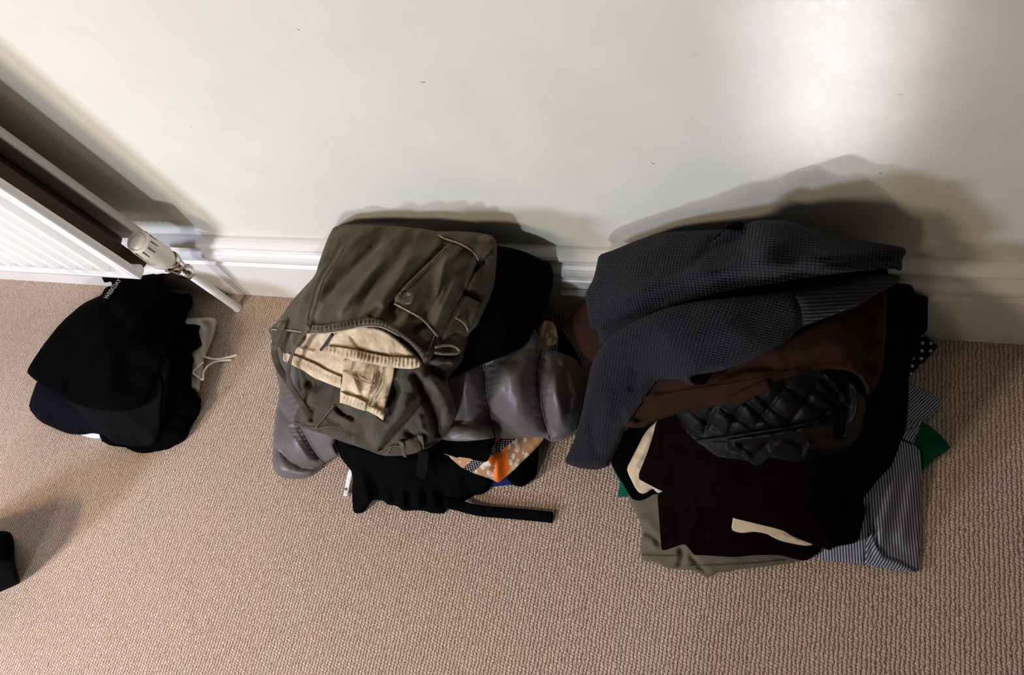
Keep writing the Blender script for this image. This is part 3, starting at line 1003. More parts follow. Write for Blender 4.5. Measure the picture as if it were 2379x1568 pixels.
garment('body',
        A4([(110, 110), (120, 250), (150, 380), (125, 500), (110, 600), (104, 700), (98, 820), (100, 910), (130, 960), (200, 988), (300, 992), (370, 970), (410, 925), (450, 880), (500, 850), (560, 825), (520, 735)]) +
        [(800, 1000), (1000, 1010)] + A4([(1270, 720), (1400, 731), (1520, 722), (1620, 708), (1645, 700), (1700, 711), (1850, 706), (1960, 700), (1990, 712), (2030, 738), (2100, 720), (2180, 680)]) +
        [(1341, 985), (1350, 950), (1366, 890)] + A5([(1500, 1300), (1420, 1250), (1300, 1205), (1200, 1180), (1130, 1190), (1105, 1110), (1060, 960), (1000, 900)]) + [(1100, 720), (900, 700), (700, 760)],
        [(636, 840, .12), (650, 910, .09), (640, 1000, .06), (645, 1095, .03), (700, 1108, .025), (750, 1070, .05), (700, 1000, .10), (785, 1040, .09), (800, 900, .2),
         (1030, 1015, .10), (1150, 1010, .09), (1270, 1010, .085), (1330, 1000, .075), (1100, 930, .155), (1200, 920, .155), (1300, 930, .13), (1355, 890, .085), (1345, 850, .095),
         (1240, 780, .15), (1270, 830, .15), (1190, 830, .17), (1000, 800, .22)],
        M['nylon'], puf, th=.055, er=20, ed=.022, res=4.6, noise=(.0022, 40, 1.2, 2),
        creases=[(seamA, 20, -.030, 0, 'c'), (seamB, 17, -.030, 0, 'c'), (seamC, 11, -.022, 0, 'c'), (seamD, 10, -.018, 0, 'c'), (seamE, 12, -.012, 0, 'c'),
                 ([(1090, 850), (1085, 920), (1092, 1010)], 26, .010), ([(1190, 840), (1192, 910), (1205, 1000)], 42, .014), ([(1290, 860), (1295, 920), (1305, 1000)], 16, .012),
                 ([(1310, 850), (1320, 900), (1318, 960)], 8, -.006), ([(1300, 830), (1330, 880), (1345, 930)], 7, .004)] + gath)
for sm_ in (seamA, seamB, seamC):
    seam('quilt_seam', sm_, M['charcoal'], puf, .0016, .0012, -.0012)

garment('black_jumper', A5([(560, 100), (660, 132), (850, 162), (1000, 212), (1130, 277), (1222, 325), (1247, 430), (1232, 560), (1205, 680), (1150, 830), (1090, 905), (1060, 965), (1030, 1010), (1000, 1095),
                            (900, 1172), (700, 1272), (500, 1342), (350, 1412), (170, 1490)]) + [(960, 900), (850, 800), (900, 600)],
        [(1151, 572, .27), (1230, 590, .24), (1280, 620, .21), (1283, 670, .19), (1262, 735, .17), (1235, 780, .175), (1180, 822, .19), (1100, 850, .195), (1045, 880, .2),
         (1180, 700, .245), (1000, 750, .26), (1130, 640, .265)], M['black_soft'], th=.06, er=16, ed=.02,
        creases=[(A5([(780, 720), (1000, 600), (1180, 560)]), 20, -.008), (A5([(500, 1180), (800, 1000), (1040, 820)]), 18, .010), (A5([(600, 1200), (900, 1080), (940, 1120)]), 9, -.006)],
        noise=(.003, 60, -.5, 2.5), label='black jumper sloping down on the right side of the middle pile', cat='jumper')

# lower olive trousers
lo_ = empty('olive_trousers', (-.6, -.2, .12), 'olive-brown cotton trousers bunched up under the pale ones, belt loops at the front', 'trousers')
garment('body',
        A6([(370, 500), (368, 570), (372, 740), (420, 880), (380, 960), (355, 1040), (362, 1082), (500, 1115), (560, 1140), (720, 1185), (770, 1215), (850, 1250), (1000, 1292), (1150, 1350), (1250, 1387), (1350, 1391),
            (1480, 1386), (1600, 1362), (1700, 1320), (1780, 1280), (1870, 1215), (1950, 1090), (2007, 960), (1990, 870), (1940, 720), (1912, 640), (1935, 570), (2025, 480), (2065, 430), (2090, 330)]) +
        [(1100, 740), (1050, 650), (900, 650), (700, 750)],
        [(900, 1055, .13), (960, 1050, .13), (690, 985, .12), (770, 1012, .12), (690, 870, .2), (720, 940, .20), (870, 950, .225), (870, 860, .265), (1000, 900, .25), (1055, 945, .175), (1015, 1025, .13), (930, 990, .2), (1060, 850, .22), (1090, 720, .27), (800, 800, .275)],
        M['olive_dark'], lo_, th=.05, er=12, ed=.014, res=4.6, noise=(.007, 36, -1.0, 2.4), amp_k=1.7,
        creases=[(A6([(1560, 540), (1640, 700), (1750, 900), (1810, 1080), (1825, 1210)]), 9, -.020),
                 (A6([(1720, 560), (1860, 760), (1930, 900), (1920, 1090)]), 16, .012),
                 (A6([(1700, 470), (1850, 560), (1860, 700)]), 8, -.012), (A6([(1720, 440), (1900, 420), (2020, 470)]), 8, .009), (A6([(1750, 520), (1900, 620), (1990, 560)]), 7, -.009),
                 (A6([(1640, 800), (1520, 980), (1380, 1150), (1225, 1360)]), 8, -.020), (A6([(1560, 780), (1440, 960), (1300, 1110), (1130, 1270)]), 22, .016),
                 (A6([(1400, 620), (1380, 760), (1330, 900), (1250, 1030)]), 18, -.016),
                 (A6([(395, 800), (440, 920), (520, 1030)]), 16, .010), (A6([(540, 900), (560, 980), (530, 1050)]), 9, -.010), (A6([(700, 640), (600, 700), (480, 640)]), 12, -.008),
                 (A6([(770, 880), (860, 970), (980, 1010)]), 5, -.012), (A6([(800, 1060), (900, 1130), (1000, 1160), (1080, 1080)]), 9, -.008), (A6([(860, 1020), (980, 1090), (1060, 1070)]), 8, .006),
                 (A6([(1480, 1100), (1560, 1200), (1720, 1180)]), 9, -.010), (A6([(1640, 980), (1650, 1080), (1700, 1200)]), 7, .006),
                 (A6([(1200, 1330), (1340, 1270), (1460, 1250)]), 6, -.006)])
for pts in (A6([(770, 875), (690, 970), (580, 1100)]), A6([(640, 1000), (740, 1080), (850, 1110)]), A6([(1350, 1290), (1325, 1340), (1300, 1380)]),
            A6([(1210, 1360), (1340, 1290), (1440, 1290)]), A6([(365, 1045), (450, 1090), (600, 1112), (740, 1085)])):
    seam('seam', pts, M['olive_seam'], lo_, .0022, .0018)
for pts in (A6([(1445, 1240), (1475, 1390)]), A6([(1635, 1175), (1668, 1345)])):
    ribbon('belt_loop', lift([pts[0], ((pts[0][0] + pts[1][0]) / 2, (pts[0][1] + pts[1][1]) / 2), pts[1]], .0035), .010, .0025, M['olive'], lo_, 8)
garment('pocket_flap', A6([(1450, 1250), (1640, 1180), (1665, 1340), (1475, 1385)]), None, M['olive_dark'], lo_, flat=.005, th=.003, er=3, ed=.002, noise=(.001, 20, 0, 1), res=4, soft=0)

# pale trousers folded inside
pt = empty('pale_khaki_trousers', (-.62, -.18, .2), 'pale beige twill trousers with a black zip inside the olive cargo trousers', 'trousers')
garment('body',
        A6([(320, 130), (295, 200), (285, 280), (262, 330), (245, 425), (340, 468), (460, 530), (560, 600), (700, 655), (840, 712), (900, 700), (950, 540), (1000, 450), (1000, 300), (900, 130), (600, 90)]),
        [(660, 835, .22), (680, 780, .25), (740, 800, .27), (795, 890, .255), (820, 830, .29), (720, 870, .235), (800, 770, .3)], M['beige'], pt, th=.02, er=5, ed=.004, res=4, noise=(.002, 26, .6, 1.6),
        creases=[(A6([(250, 340), (400, 390), (560, 450), (700, 530), (840, 590)]), 5, -.004, 0, 'n')])
Rw = resample(chaikin(np.array([p[:2] for p in A6([(262, 385), (400, 440), (500, 505), (620, 565), (760, 620), (838, 655)])]), 2, False), 6)
garment('waistband', A6([(262, 335), (400, 385), (560, 450), (700, 530), (842, 590), (838, 700), (700, 650), (560, 595), (460, 525), (340, 463), (250, 422)]), None, M['beige'], pt, flat=.004, th=.003, er=3, ed=.002,
        noise=(.0012, 12, 1.4, 2), res=3, soft=0, creases=[([tuple(p_) for p_ in Rw], 9, .003, 9, 'n')])
garment('leg', A6([(855, 395), (850, 520), (855, 600), (832, 720), (824, 852), (900, 872), (1000, 912), (1080, 934), (1120, 932), (1200, 985), (1262, 1032), (1275, 960), (1300, 850), (1340, 700), (1372, 560), (1378, 470), (1200, 380)]),
        [(795, 850, .285), (790, 935, .245), (850, 955, .235), (890, 972, .23), (910, 870, .26), (850, 880, .275)], M['beige'], pt, amp_k=1.5, th=.012, er=5, ed=.005, res=3.6, noise=(.0028, 22, -1.0, 2),
        creases=[(A6([(940, 560), (1000, 700), (1020, 780)]), 7, .005), (A6([(1230, 600), (1300, 700), (1280, 800)]), 7, -.005), (A6([(1060, 760), (1150, 720), (1190, 560)]), 6, .004)])
garment('hem', A6([(830, 735), (900, 770), (1000, 800), (1100, 850), (1080, 936), (1000, 912), (900, 872), (824, 852)]), None, M['beige'], pt, flat=.004, th=.003, er=3, ed=.002, noise=(.0012, 10, 1.3, 2), res=3, soft=0,
        creases=[(A6([(826, 795), (900, 820), (1000, 858), (1090, 895)]), 8, .003, 8, 'n')])
garment('hem', A6([(1110, 870), (1200, 910), (1290, 960), (1265, 1030), (1200, 985), (1095, 930)]), None, M['beige'], pt, flat=.004, th=.003, er=3, ed=.002, noise=(.0012, 10, 1.3, 2), res=3, soft=0,
        creases=[(A6([(1100, 900), (1200, 950), (1275, 995)]), 8, .003, 8, 'n')])
for pts in (A6([(1270, 490), (1240, 600), (1190, 760), (1100, 890)]), A6([(858, 530), (960, 580), (1060, 640), (1180, 665)]), A6([(960, 440), (925, 530)]), A6([(1180, 470), (1165, 600), (1110, 800)]),
            A6([(300, 230), (420, 300), (560, 330)])):
    seam('seam', pts, M['beige_seam'], pt, .0018, .0014)
garment('fly_flap', A6([(775, 140), (720, 250), (650, 335), (652, 368), (760, 378), (900, 408), (1050, 440), (1200, 470), (1400, 503), (1550, 512), (1640, 492), (1662, 450), (1600, 370), (1450, 240), (1300, 120), (1100, 70), (900, 80)]),
        [(760, 810, .285), (840, 835, .288), (970, 855, .268), (980, 840, .27), (900, 780, .315), (790, 765, .31), (940, 800, .30)], M['beige'], pt, amp_k=1.5, th=.012, er=5, ed=.005, res=3.8, noise=(.0028, 20, 1.1, 1.8),
        creases=[(A6([(700, 272), (900, 295), (1100, 340), (1300, 380), (1600, 400)]), 4, -.004, 0, 'n')])
garment('waistband', A6([(705, 275), (900, 298), (1100, 342), (1300, 384), (1610, 400), (1655, 450), (1635, 490), (1550, 509), (1400, 500), (1200, 467), (1050, 437), (900, 405), (760, 375), (655, 364), (660, 335)]), None,
        M['beige'], pt, flat=.004, th=.003, er=3, ed=.002, noise=(.001, 10, 1.4, 2), res=3, soft=0, creases=[(A6([(680, 325), (900, 355), (1100, 390), (1300, 430), (1640, 450)]), 10, .0035, 9, 'n')])
zp = lift(A6([(752, 155), (710, 220), (670, 275), (632, 318)]), .004)
ribbon('zip', zp, .0042, .003, M['dark'], pt, 8)

# top olive cargo trousers
cg = empty('olive_cargo_trousers', (-.6, -.1, .26), 'washed olive cargo trousers with drawstring and snap pocket topping the middle pile', 'trousers')
garment('inner_waist', A3([(80, 815), (78, 860), (92, 905), (120, 935), (150, 985), (185, 1010), (240, 1000), (350, 900), (260, 800)]),
        [(627, 765, .235), (640, 795, .235), (660, 815, .23), (690, 780, .26)], M['olive'], cg, th=.01, er=4, ed=.003, res=4, noise=(.002, 22, 1, 1))
seam('waist_trim', A3([(84, 840), (95, 900), (130, 945), (170, 985)]), M['seam_pale'], cg, .0022, .002)
garment('body',
        A3([(562, 78), (640, 72), (760, 72), (1000, 76), (1200, 98), (1330, 120), (1450, 115), (1560, 122), (1700, 140), (1738, 190), (1740, 300), (1722, 500), (1690, 600), (1640, 700), (1605, 790), (1540, 860), (1500, 910),
            (1490, 1000), (1380, 1015), (1290, 1000), (1268, 1040), (1210, 1088), (1170, 1010), (1110, 940), (1030, 880), (950, 835), (880, 808), (780, 805), (700, 822), (600, 842), (480, 862), (360, 862), (270, 842), (200, 830), (130, 828), (82, 835), (110, 800),
            (150, 762), (230, 640), (330, 530), (415, 440), (450, 320), (500, 180), (540, 100)]),
        [(780, 524, .30), (900, 524, .305), (1020, 538, .305), (1140, 548, .295), (1152, 600, .285), (1140, 700, .26), (1105, 755, .255), (1075, 800, .245), (1030, 820, .25), (985, 842, .27), (930, 795, .325), (870, 762, .34), (780, 770, .33), (711, 772, .30),
         (640, 765, .265), (670, 715, .29), (735, 640, .315), (757, 560, .305), (850, 650, .335), (950, 650, .335), (1030, 720, .31), (880, 720, .345)],
        M['olive'], cg, th=.04, er=10, ed=.010, res=4.6, noise=(.0045, 34, -.9, 3.6), amp_k=1.7, uvrot=.35,
        creases=[(A3([(800, 110), (640, 250), (520, 420), (400, 640)]), 10, .004), (A3([(930, 150), (760, 330), (590, 470), (470, 640)]), 12, -.006),
                 (A3([(940, 300), (800, 450), (700, 600), (590, 740)]), 10, .006), (A3([(1100, 180), (1000, 350), (820, 500), (740, 660)]), 10, -.005),
                 (A3([(1160, 230), (1050, 400), (950, 560), (820, 740)]), 14, .006), (A3([(900, 650), (840, 700), (810, 760)]), 7, -.006), (A3([(700, 560), (640, 650), (580, 740)]), 6, .004),
                 (A3([(1370, 210), (1230, 370), (1090, 500), (1010, 610)]), 6, -.006),
                 (A3([(1390, 230), (1330, 420), (1340, 600), (1250, 720)]), 10, .010), (A3([(1540, 230), (1440, 350), (1350, 480), (1320, 600), (1200, 745)]), 5, -.014),
                 (A3([(1600, 350), (1520, 480), (1420, 640), (1330, 830)]), 8, -.014), (A3([(1480, 300), (1400, 480), (1390, 600), (1290, 760)]), 9, .009),
                 (A3([(1330, 830), (1300, 920), (1270, 1010)]), 8, -.012), (A3([(1700, 290), (1560, 400), (1540, 560)]), 14, .012), (A3([(1660, 320), (1590, 390), (1560, 420)]), 7, -.010),
                 (A3([(1500, 570), (1540, 590), (1620, 640)]), 6, -.008), (A3([(1320, 940), (1430, 760), (1500, 600)]), 10, .008), (A3([(1240, 770), (1150, 830), (1120, 880)]), 8, -.006),
                 (A3([(1290, 985), (1380, 965), (1460, 1000)]), 5, -.010), (A3([(1040, 600), (950, 700), (1000, 780)]), 12, -.008)])
garment('waistband', A3([(365, 800), (480, 800), (600, 780), (700, 762), (800, 748), (900, 765), (1000, 820), (1100, 890), (1180, 960), (1262, 1035), (1212, 1083), (1170, 1008), (1110, 938), (1030, 878), (950, 833), (880, 806), (780, 803), (700, 820), (600, 840), (480, 859), (362, 859)]),
        None, M['olive'], cg, flat=.004, th=.003, er=4, ed=.003, noise=(.001, 12, 1, 1), res=3, soft=0,
        creases=[(A3([(370, 835), (480, 832), (600, 812), (700, 792), (800, 778), (890, 790), (1000, 850), (1100, 915), (1230, 1040)]), 9, .004, 9, 'n')])
seam('waist_trim', A3([(84, 832), (150, 832), (250, 840), (362, 861), (480, 862), (600, 843), (700, 823), (780, 806), (880, 808), (950, 836), (1030, 880)]), M['seam_pale'], cg, .0022, .0018, .002)
# cargo pocket
pk = garment('cargo_pocket', A3([(1385, 205), (1290, 300), (1180, 400), (1060, 520), (996, 600), (992, 645), (1100, 705), (1190, 752), (1250, 820), (1310, 885), (1345, 850), (1420, 700), (1500, 560), (1560, 430), (1600, 340), (1580, 270), (1500, 215)]),
             None, M['olive'], cg, flat=.006, th=.004, er=5, ed=.004, noise=(.002, 26, -1.0, 3), res=3.8, soft=0,
             creases=[(A3([(1400, 250), (1335, 420), (1340, 560), (1250, 700)]), 8, .006), (A3([(1520, 230), (1430, 360), (1345, 490), (1320, 600), (1210, 740)]), 4, -.008),
                      (A3([(1440, 440), (1400, 560), (1330, 700), (1280, 800)]), 6, .006), (A3([(1350, 250), (1200, 400), (1080, 520), (1030, 600)]), 6, .003, 8, 'n')])
seam('pocket_trim', A3([(992, 645), (1060, 680), (1120, 712), (1190, 752), (1250, 815), (1310, 885)]), M['seam_pale'], cg, .0022, .002, .001)
seam('pocket_stitching', A3([(1030, 575), (1120, 480), (1240, 370), (1370, 235)]), M['olive_seam'], cg, .0024, .0016)
seam('pocket_stitching', A3([(1080, 540), (1160, 460), (1270, 355), (1390, 240)]), M['olive_seam'], cg, .0016, .0014)
garment('pocket_flap', A3([(1316, 143), (1345, 166), (1430, 188), (1510, 222), (1570, 268), (1605, 330), (1660, 305), (1712, 240), (1712, 150), (1560, 124), (1400, 122)]), None, M['olive'], cg, flat=.007, th=.004, er=5, ed=.004,
        noise=(.0015, 20, 0, 2), res=3.6, soft=0)
seam('flap_trim', A3([(1316, 145), (1350, 170), (1430, 192), (1510, 226), (1570, 272), (1606, 330)]), M['seam_pale'], cg, .0024, .002, .001)
# snap button
bc = lift(A3([(1100, 605)]), .0035)[0]
lathe('snap_button', [(.0085, 0), (.0092, .0012), (.0085, .0028), (.0055, .0030), (.0045, .0018), (.002, .0018)], tuple(bc), (-.1, -.25, 1), M['button'], cg, 28)
# knee tab and rolled hem
garment('tab', A3([(1435, 745), (1475, 660), (1515, 585), (1622, 640), (1580, 740), (1532, 850), (1500, 790)]), None, M['olive'], cg, flat=.005, th=.003, er=4, ed=.003, noise=(.001, 20, 0, 1), res=3.6, soft=0)
seam('tab_trim', A3([(1437, 748), (1490, 775), (1515, 805), (1532, 848)]), M['seam_pale'], cg, .0022, .002)
ribbon('hem_edge', lift(A3([(1290, 962), (1370, 945), (1440, 955), (1474, 1000), (1440, 1012), (1350, 1012), (1285, 1003)]), .003), .0035, .003, M['seam_pale'], cg, 8)
seam('leg_seam', A3([(590, 170), (540, 300), (450, 430), (400, 560), (350, 780)]), M['olive_seam'], cg, .0018, .0014)
seam('leg_seam', A3([(650, 160), (600, 290), (490, 430), (440, 560), (385, 780)]), M['olive_seam'], cg, .0014, .0012)
seam('leg_seam', A3([(1290, 870), (1230, 1010)]), M['olive_seam'], cg, .0018, .0014)
# drawstrings
ribbon('drawstring', lift(A3([(190, 770, .285), (178, 800, .287), (140, 880, .27), (112, 960, .25), (125, 1060, .235), (165, 1140, .225), (205, 1190, .22), (240, 1260, .21), (275, 1300, .205)]), .004), .0105, .0022, M['olive'], cg, 10, twist=.5)
ribbon('drawstring', lift(A3([(368, 800, .315), (345, 840, .308), (285, 920, .285), (240, 1030, .262), (212, 1140, .245), (222, 1220, .235), (270, 1300, .222), (320, 1380, .205), (375, 1465, .19)]), .004), .0105, .0022, M['olive'], cg, 10, twist=-.5)

# ================= right pile =================
garment('green_tshirt', D2([(60, 380), (110, 470), (113, 500), (98, 560), (100, 582), (165, 575)]) + [(1560, 1180), (2000, 1180)] + D3([(700, 1405), (760, 1340), (830, 1290), (880, 1258), (860, 1225), (820, 1180), (760, 1120), (700, 1085)]) + [(2000, 960), (1500, 1000)],
        [(1440, 1140, .01), (1425, 1090, .02), (1480, 1080, .04), (1800, 1100, .05), (2145, 1090, .012), (2208, 1040, .012), (2145, 985, .02), (2000, 1050, .05)], M['green'], th=.012, er=7, ed=.005,
        noise=(.001, 40, .5, 1), creases=[(D3([(700, 1180), (720, 1290), (700, 1400)]), 9, .006), ([(2150, 1030), (2175, 1040), (2200, 1042)], 7, .002)],
        label='emerald green t-shirt at the bottom of the right pile, poking out on both sides', cat='t-shirt')

kh = empty('grey_green_trousers', (-.12, -.33, 0), 'grey-green cotton trousers on the carpet under the dark clothes of the right pile', 'trousers')
garment('body', D2([(160, 570), (200, 650), (240, 720), (262, 800), (250, 930), (260, 1003), (330, 1005), (420, 1045), (500, 1058), (600, 1060), (640, 1085), (690, 1112), (760, 1075), (820, 1077), (870, 1060), (1000, 1045), (1200, 1022), (1350, 992), (1420, 950)]) +
        [(1900, 1150), (1600, 1080), (1480, 1100)],
        [(1460, 1160, .03), (1490, 1230, .02), (1493, 1300, .010), (1560, 1322, .010), (1644, 1340, .008), (1720, 1322, .010), (1880, 1295, .014), (1560, 1240, .04), (1700, 1240, .05), (1700, 1120, .07)],
        M['khaki'], kh, th=.02, er=6, ed=.006, res=4.6, noise=(.0018, 40, .3, 2),
        creases=[(D2([(262, 800), (330, 830), (380, 900)]), 7, -.008), (D2([(510, 900), (530, 980), (490, 1055)]), 7, -.010), (D2([(560, 940), (640, 1040), (700, 1100)]), 7, -.006), (D2([(270, 700), (330, 800), (350, 930)]), 14, .006)])
for pts in (D2([(255, 965), (330, 968), (420, 972), (500, 968)]), D2([(560, 1035), (800, 1030), (1000, 1018), (1200, 995)])):
    seam('hem_stitching', pts, M['olive_seam'], kh, .0014, .0012)

sh = empty('striped_shirt', (.13, -.25, 0), 'blue and white pinstriped shirt spreading out at the right front corner of the right pile', 'shirt')
garment('body', D2([(1360, 985), (1730, 1027), (2080, 1082), (2085, 1000), (2090, 800), (2096, 500), (2095, 290), (2060, 240), (1960, 200)]) + [(2000, 1000), (1900, 1100), (1860, 1200)],
        [(1890, 1296, .010), (2010, 1310, .010), (2130, 1328, .007), (2136, 1200, .010), (2138, 1060, .020), (2090, 1025, .04), (2050, 1120, .045), (2020, 1230, .035), (1950, 1240, .035)],
        M['stripe'], sh, th=.012, er=5, ed=.004, res=4.6, uvrot=-.12, noise=(.0018, 50, 1.3, 2),
        creases=[(D2([(1960, 200), (1920, 480), (1840, 760), (1810, 950)]), 14, .008), (D2([(1720, 600), (1760, 760), (1790, 860), (1730, 1020)]), 7, -.010), (D2([(2060, 300), (2030, 560), (1960, 900)]), 14, .005)])
garment('front_panel', D2([(1725, 1022), (1735, 870), (1770, 790), (1800, 900), (1850, 970), (1960, 1010), (2076, 1078)]), None, M['stripe'], sh, flat=.006, th=.004, er=4, ed=.003, uvrot=.35, noise=(.001, 30, 0, 1), res=4, soft=0)
garment('sleeve', D3([(500, 1150), (590, 1132), (690, 1088), (660, 1160), (632, 1228), (560, 1195)]), [(2110, 985, .02), (2140, 985, .014), (2120, 1028, .02)], M['stripe'], sh, th=.008, er=4, ed=.003, uvrot=.55, noise=(0, 1, 0, 1), res=4, soft=0)
garment('cuff', D3([(560, 820), (605, 835), (640, 840), (690, 862), (740, 890), (790, 918), (832, 946), (810, 985), (788, 1012), (740, 1052), (690, 1090), (640, 1115), (590, 1132), (500, 1150)]),
        [(2110, 895, .03), (2190, 932, .012), (2150, 975, .018), (2100, 996, .03)], M['stripe'], sh, th=.008, er=4, ed=.003, uvrot=.72, noise=(.0006, 30, 0, 1), res=4, soft=0)

garment('polka_dot_blouse', D3([(640, 500), (670, 508), (715, 514), (750, 545), (795, 577), (782, 602), (752, 635), (720, 672), (680, 712), (640, 750), (600, 792), (500, 800), (500, 560)]),
        [(2135, 780, .035), (2178, 802, .012), (2150, 835, .014), (2110, 875, .02), (2100, 800, .05)], M['polka'], th=.012, er=6, ed=.005, noise=(.001, 25, 0, 1), res=5,
        label='black blouse corner with small white polka dots beside the right pile', cat='blouse')

garment('black_trousers', D2([(400, 40), (150, 130), (100, 230), (48, 352), (100, 440), (150, 520), (190, 592), (240, 606), (290, 590), (330, 560), (400, 560), (900, 600), (900, 100)]),
        [(1453, 996, .09), (1420, 1075, .05), (1453, 1134, .035), (1485, 1160, .03), (1540, 1130, .06), (1550, 1000, .11), (1700, 1100, .09)], M['black'], th=.04, er=10, ed=.014,
        creases=[(D2([(150, 140), (120, 300), (200, 560)]), 12, .006)], label='black garment at the lower left of the right pile, left of the cream cloth', cat='clothes')

garment('dark_brown_trousers', D2([(400, 480), (360, 555), (370, 700), (382, 860), (385, 922), (402, 933), (480, 906), (540, 886), (575, 925), (600, 962), (660, 962), (870, 976), (1000, 961), (1170, 961), (1240, 982), (1300, 996), (1350, 997), (1445, 925)]) +
        [(1960, 1180), (1900, 1050), (1550, 1080)],
        [(1530, 1150, .06), (1540, 1270, .03), (1600, 1275, .035), (1700, 1290, .032), (1860, 1298, .03), (1905, 1275, .035), (1620, 1180, .08), (1800, 1200, .085), (1700, 1080, .12)],
        M['maroon'], th=.035, er=10, ed=.014, noise=(.002, 45, .1, 3), creases=[(D2([(440, 900), (460, 740), (500, 620)]), 14, -.012), (D2([(540, 886), (620, 700), (640, 600)]), 14, .008), (D2([(700, 960), (900, 920), (1200, 930)]), 12, .005)],
        label='dark brown trousers under the cream strip at the front of the right pile', cat='trousers')

garment('cream_linen_shirt', D2([(380, 50), (350, 85), (300, 130), (265, 180), (240, 232), (200, 310), (158, 390), (170, 430), (190, 470), (215, 520), (240, 552), (270, 560), (300, 545), (330, 520), (350, 545), (372, 558), (420, 520), (700, 640), (855, 700), (858, 718), (845, 796), (900, 815), (940, 815), (990, 806), (1080, 820), (1120, 845), (1180, 872), (1280, 892), (1350, 903), (1420, 880)]) +
        [(1910, 1180), (1750, 1000), (1600, 980)],
        [(1524, 980, .14), (1485, 1031, .12), (1457, 1088, .09), (1485, 1142, .065), (1528, 1144, .07), (1600, 1100, .12), (1700, 1228, .065), (1750, 1236, .065), (1817, 1256, .06), (1880, 1266, .06), (1750, 1150, .11), (1800, 1050, .14)],
        M['cream'], th=.006, er=5, ed=.005, res=5, noise=(.0016, 26, .4, 1.5),
        creases=[(D2([(170, 400), (220, 390), (290, 420)]), 7, .005), (D2([(200, 380), (260, 300), (320, 150)]), 9, .006), (D2([(880, 730), (940, 770), (1000, 790)]), 6, .005), (D2([(960, 740), (990, 780), (985, 808)]), 5, -.006),
                 (D2([(1010, 770), (1080, 800), (1200, 840), (1350, 895)]), 6, .004), (D2([(230, 520), (250, 470), (300, 430)]), 7, -.004)],
        label='cream linen garment showing between the dark layers at the front of the right pile', cat='shirt')

garment('black_coat', [(1960, 640), (2040, 645)] + D3([(545, 168), (600, 173), (630, 188), (645, 236), (700, 246), (732, 255), (725, 300), (703, 400), (678, 502), (655, 600), (620, 700), (605, 780), (602, 900), (598, 1000), (585, 1130), (560, 1200)]) + [(2030, 1130), (1900, 1050), (1850, 850)],
        [(2091, 660, .20), (2125, 680, .18), (2155, 692, .15), (2140, 770, .12), (2112, 870, .11), (2110, 950, .10), (2100, 1010, .09), (2060, 800, .19), (2050, 950, .17), (1950, 900, .2), (1950, 1050, .14)],
        M['black'], th=.09, er=14, ed=.02, noise=(.002, 60, 1.4, 3), creases=[([(2122, 670), (2112, 760), (2090, 900), (2075, 1020)], 10, -.012), ([(2140, 700), (2118, 850)], 10, .006)],
        label='black coat hanging down the right side of the right pile next to the skirting', cat='coat')

garment('maroon_velvet_dress', D2([(420, 20), (352, 82), (330, 180), (290, 300), (226, 455), (290, 490), (365, 530), (480, 575), (650, 640), (780, 690), (858, 718), (1000, 752), (1185, 797), (1250, 840), (1370, 886), (1440, 912), (1500, 932), (1512, 906), (1600, 895), (1680, 878), (1702, 780), (1732, 680), (1725, 640), (1708, 598), (1760, 530), (1830, 445), (1900, 375), (1940, 280), (1970, 180)]) +
        [(2080, 980), (1980, 930), (1750, 900), (1600, 940)],
        [(1524, 985, .165), (1482, 1110, .115), (1530, 1136, .10), (1700, 1200, .085), (1817, 1230, .08), (1925, 1276, .065), (1993, 1260, .055), (2008, 1170, .07), (2060, 1090, .09), (2090, 1000, .11), (1650, 1100, .15), (1850, 1130, .145), (1950, 1050, .16), (1800, 980, .19)],
        M['maroon'], th=.03, er=12, ed=.016, res=5.5, noise=(.003, 70, .2, 2.5),
        creases=[(D2([(365, 540), (700, 600), (1100, 700), (1500, 760)]), 26, .006), (D2([(1650, 400), (1600, 600), (1660, 860)]), 20, -.008), (D2([(470, 600), (440, 500), (520, 350)]), 14, -.005)],
        label='very dark maroon garment draped below the quilted leather jacket', cat='dress')

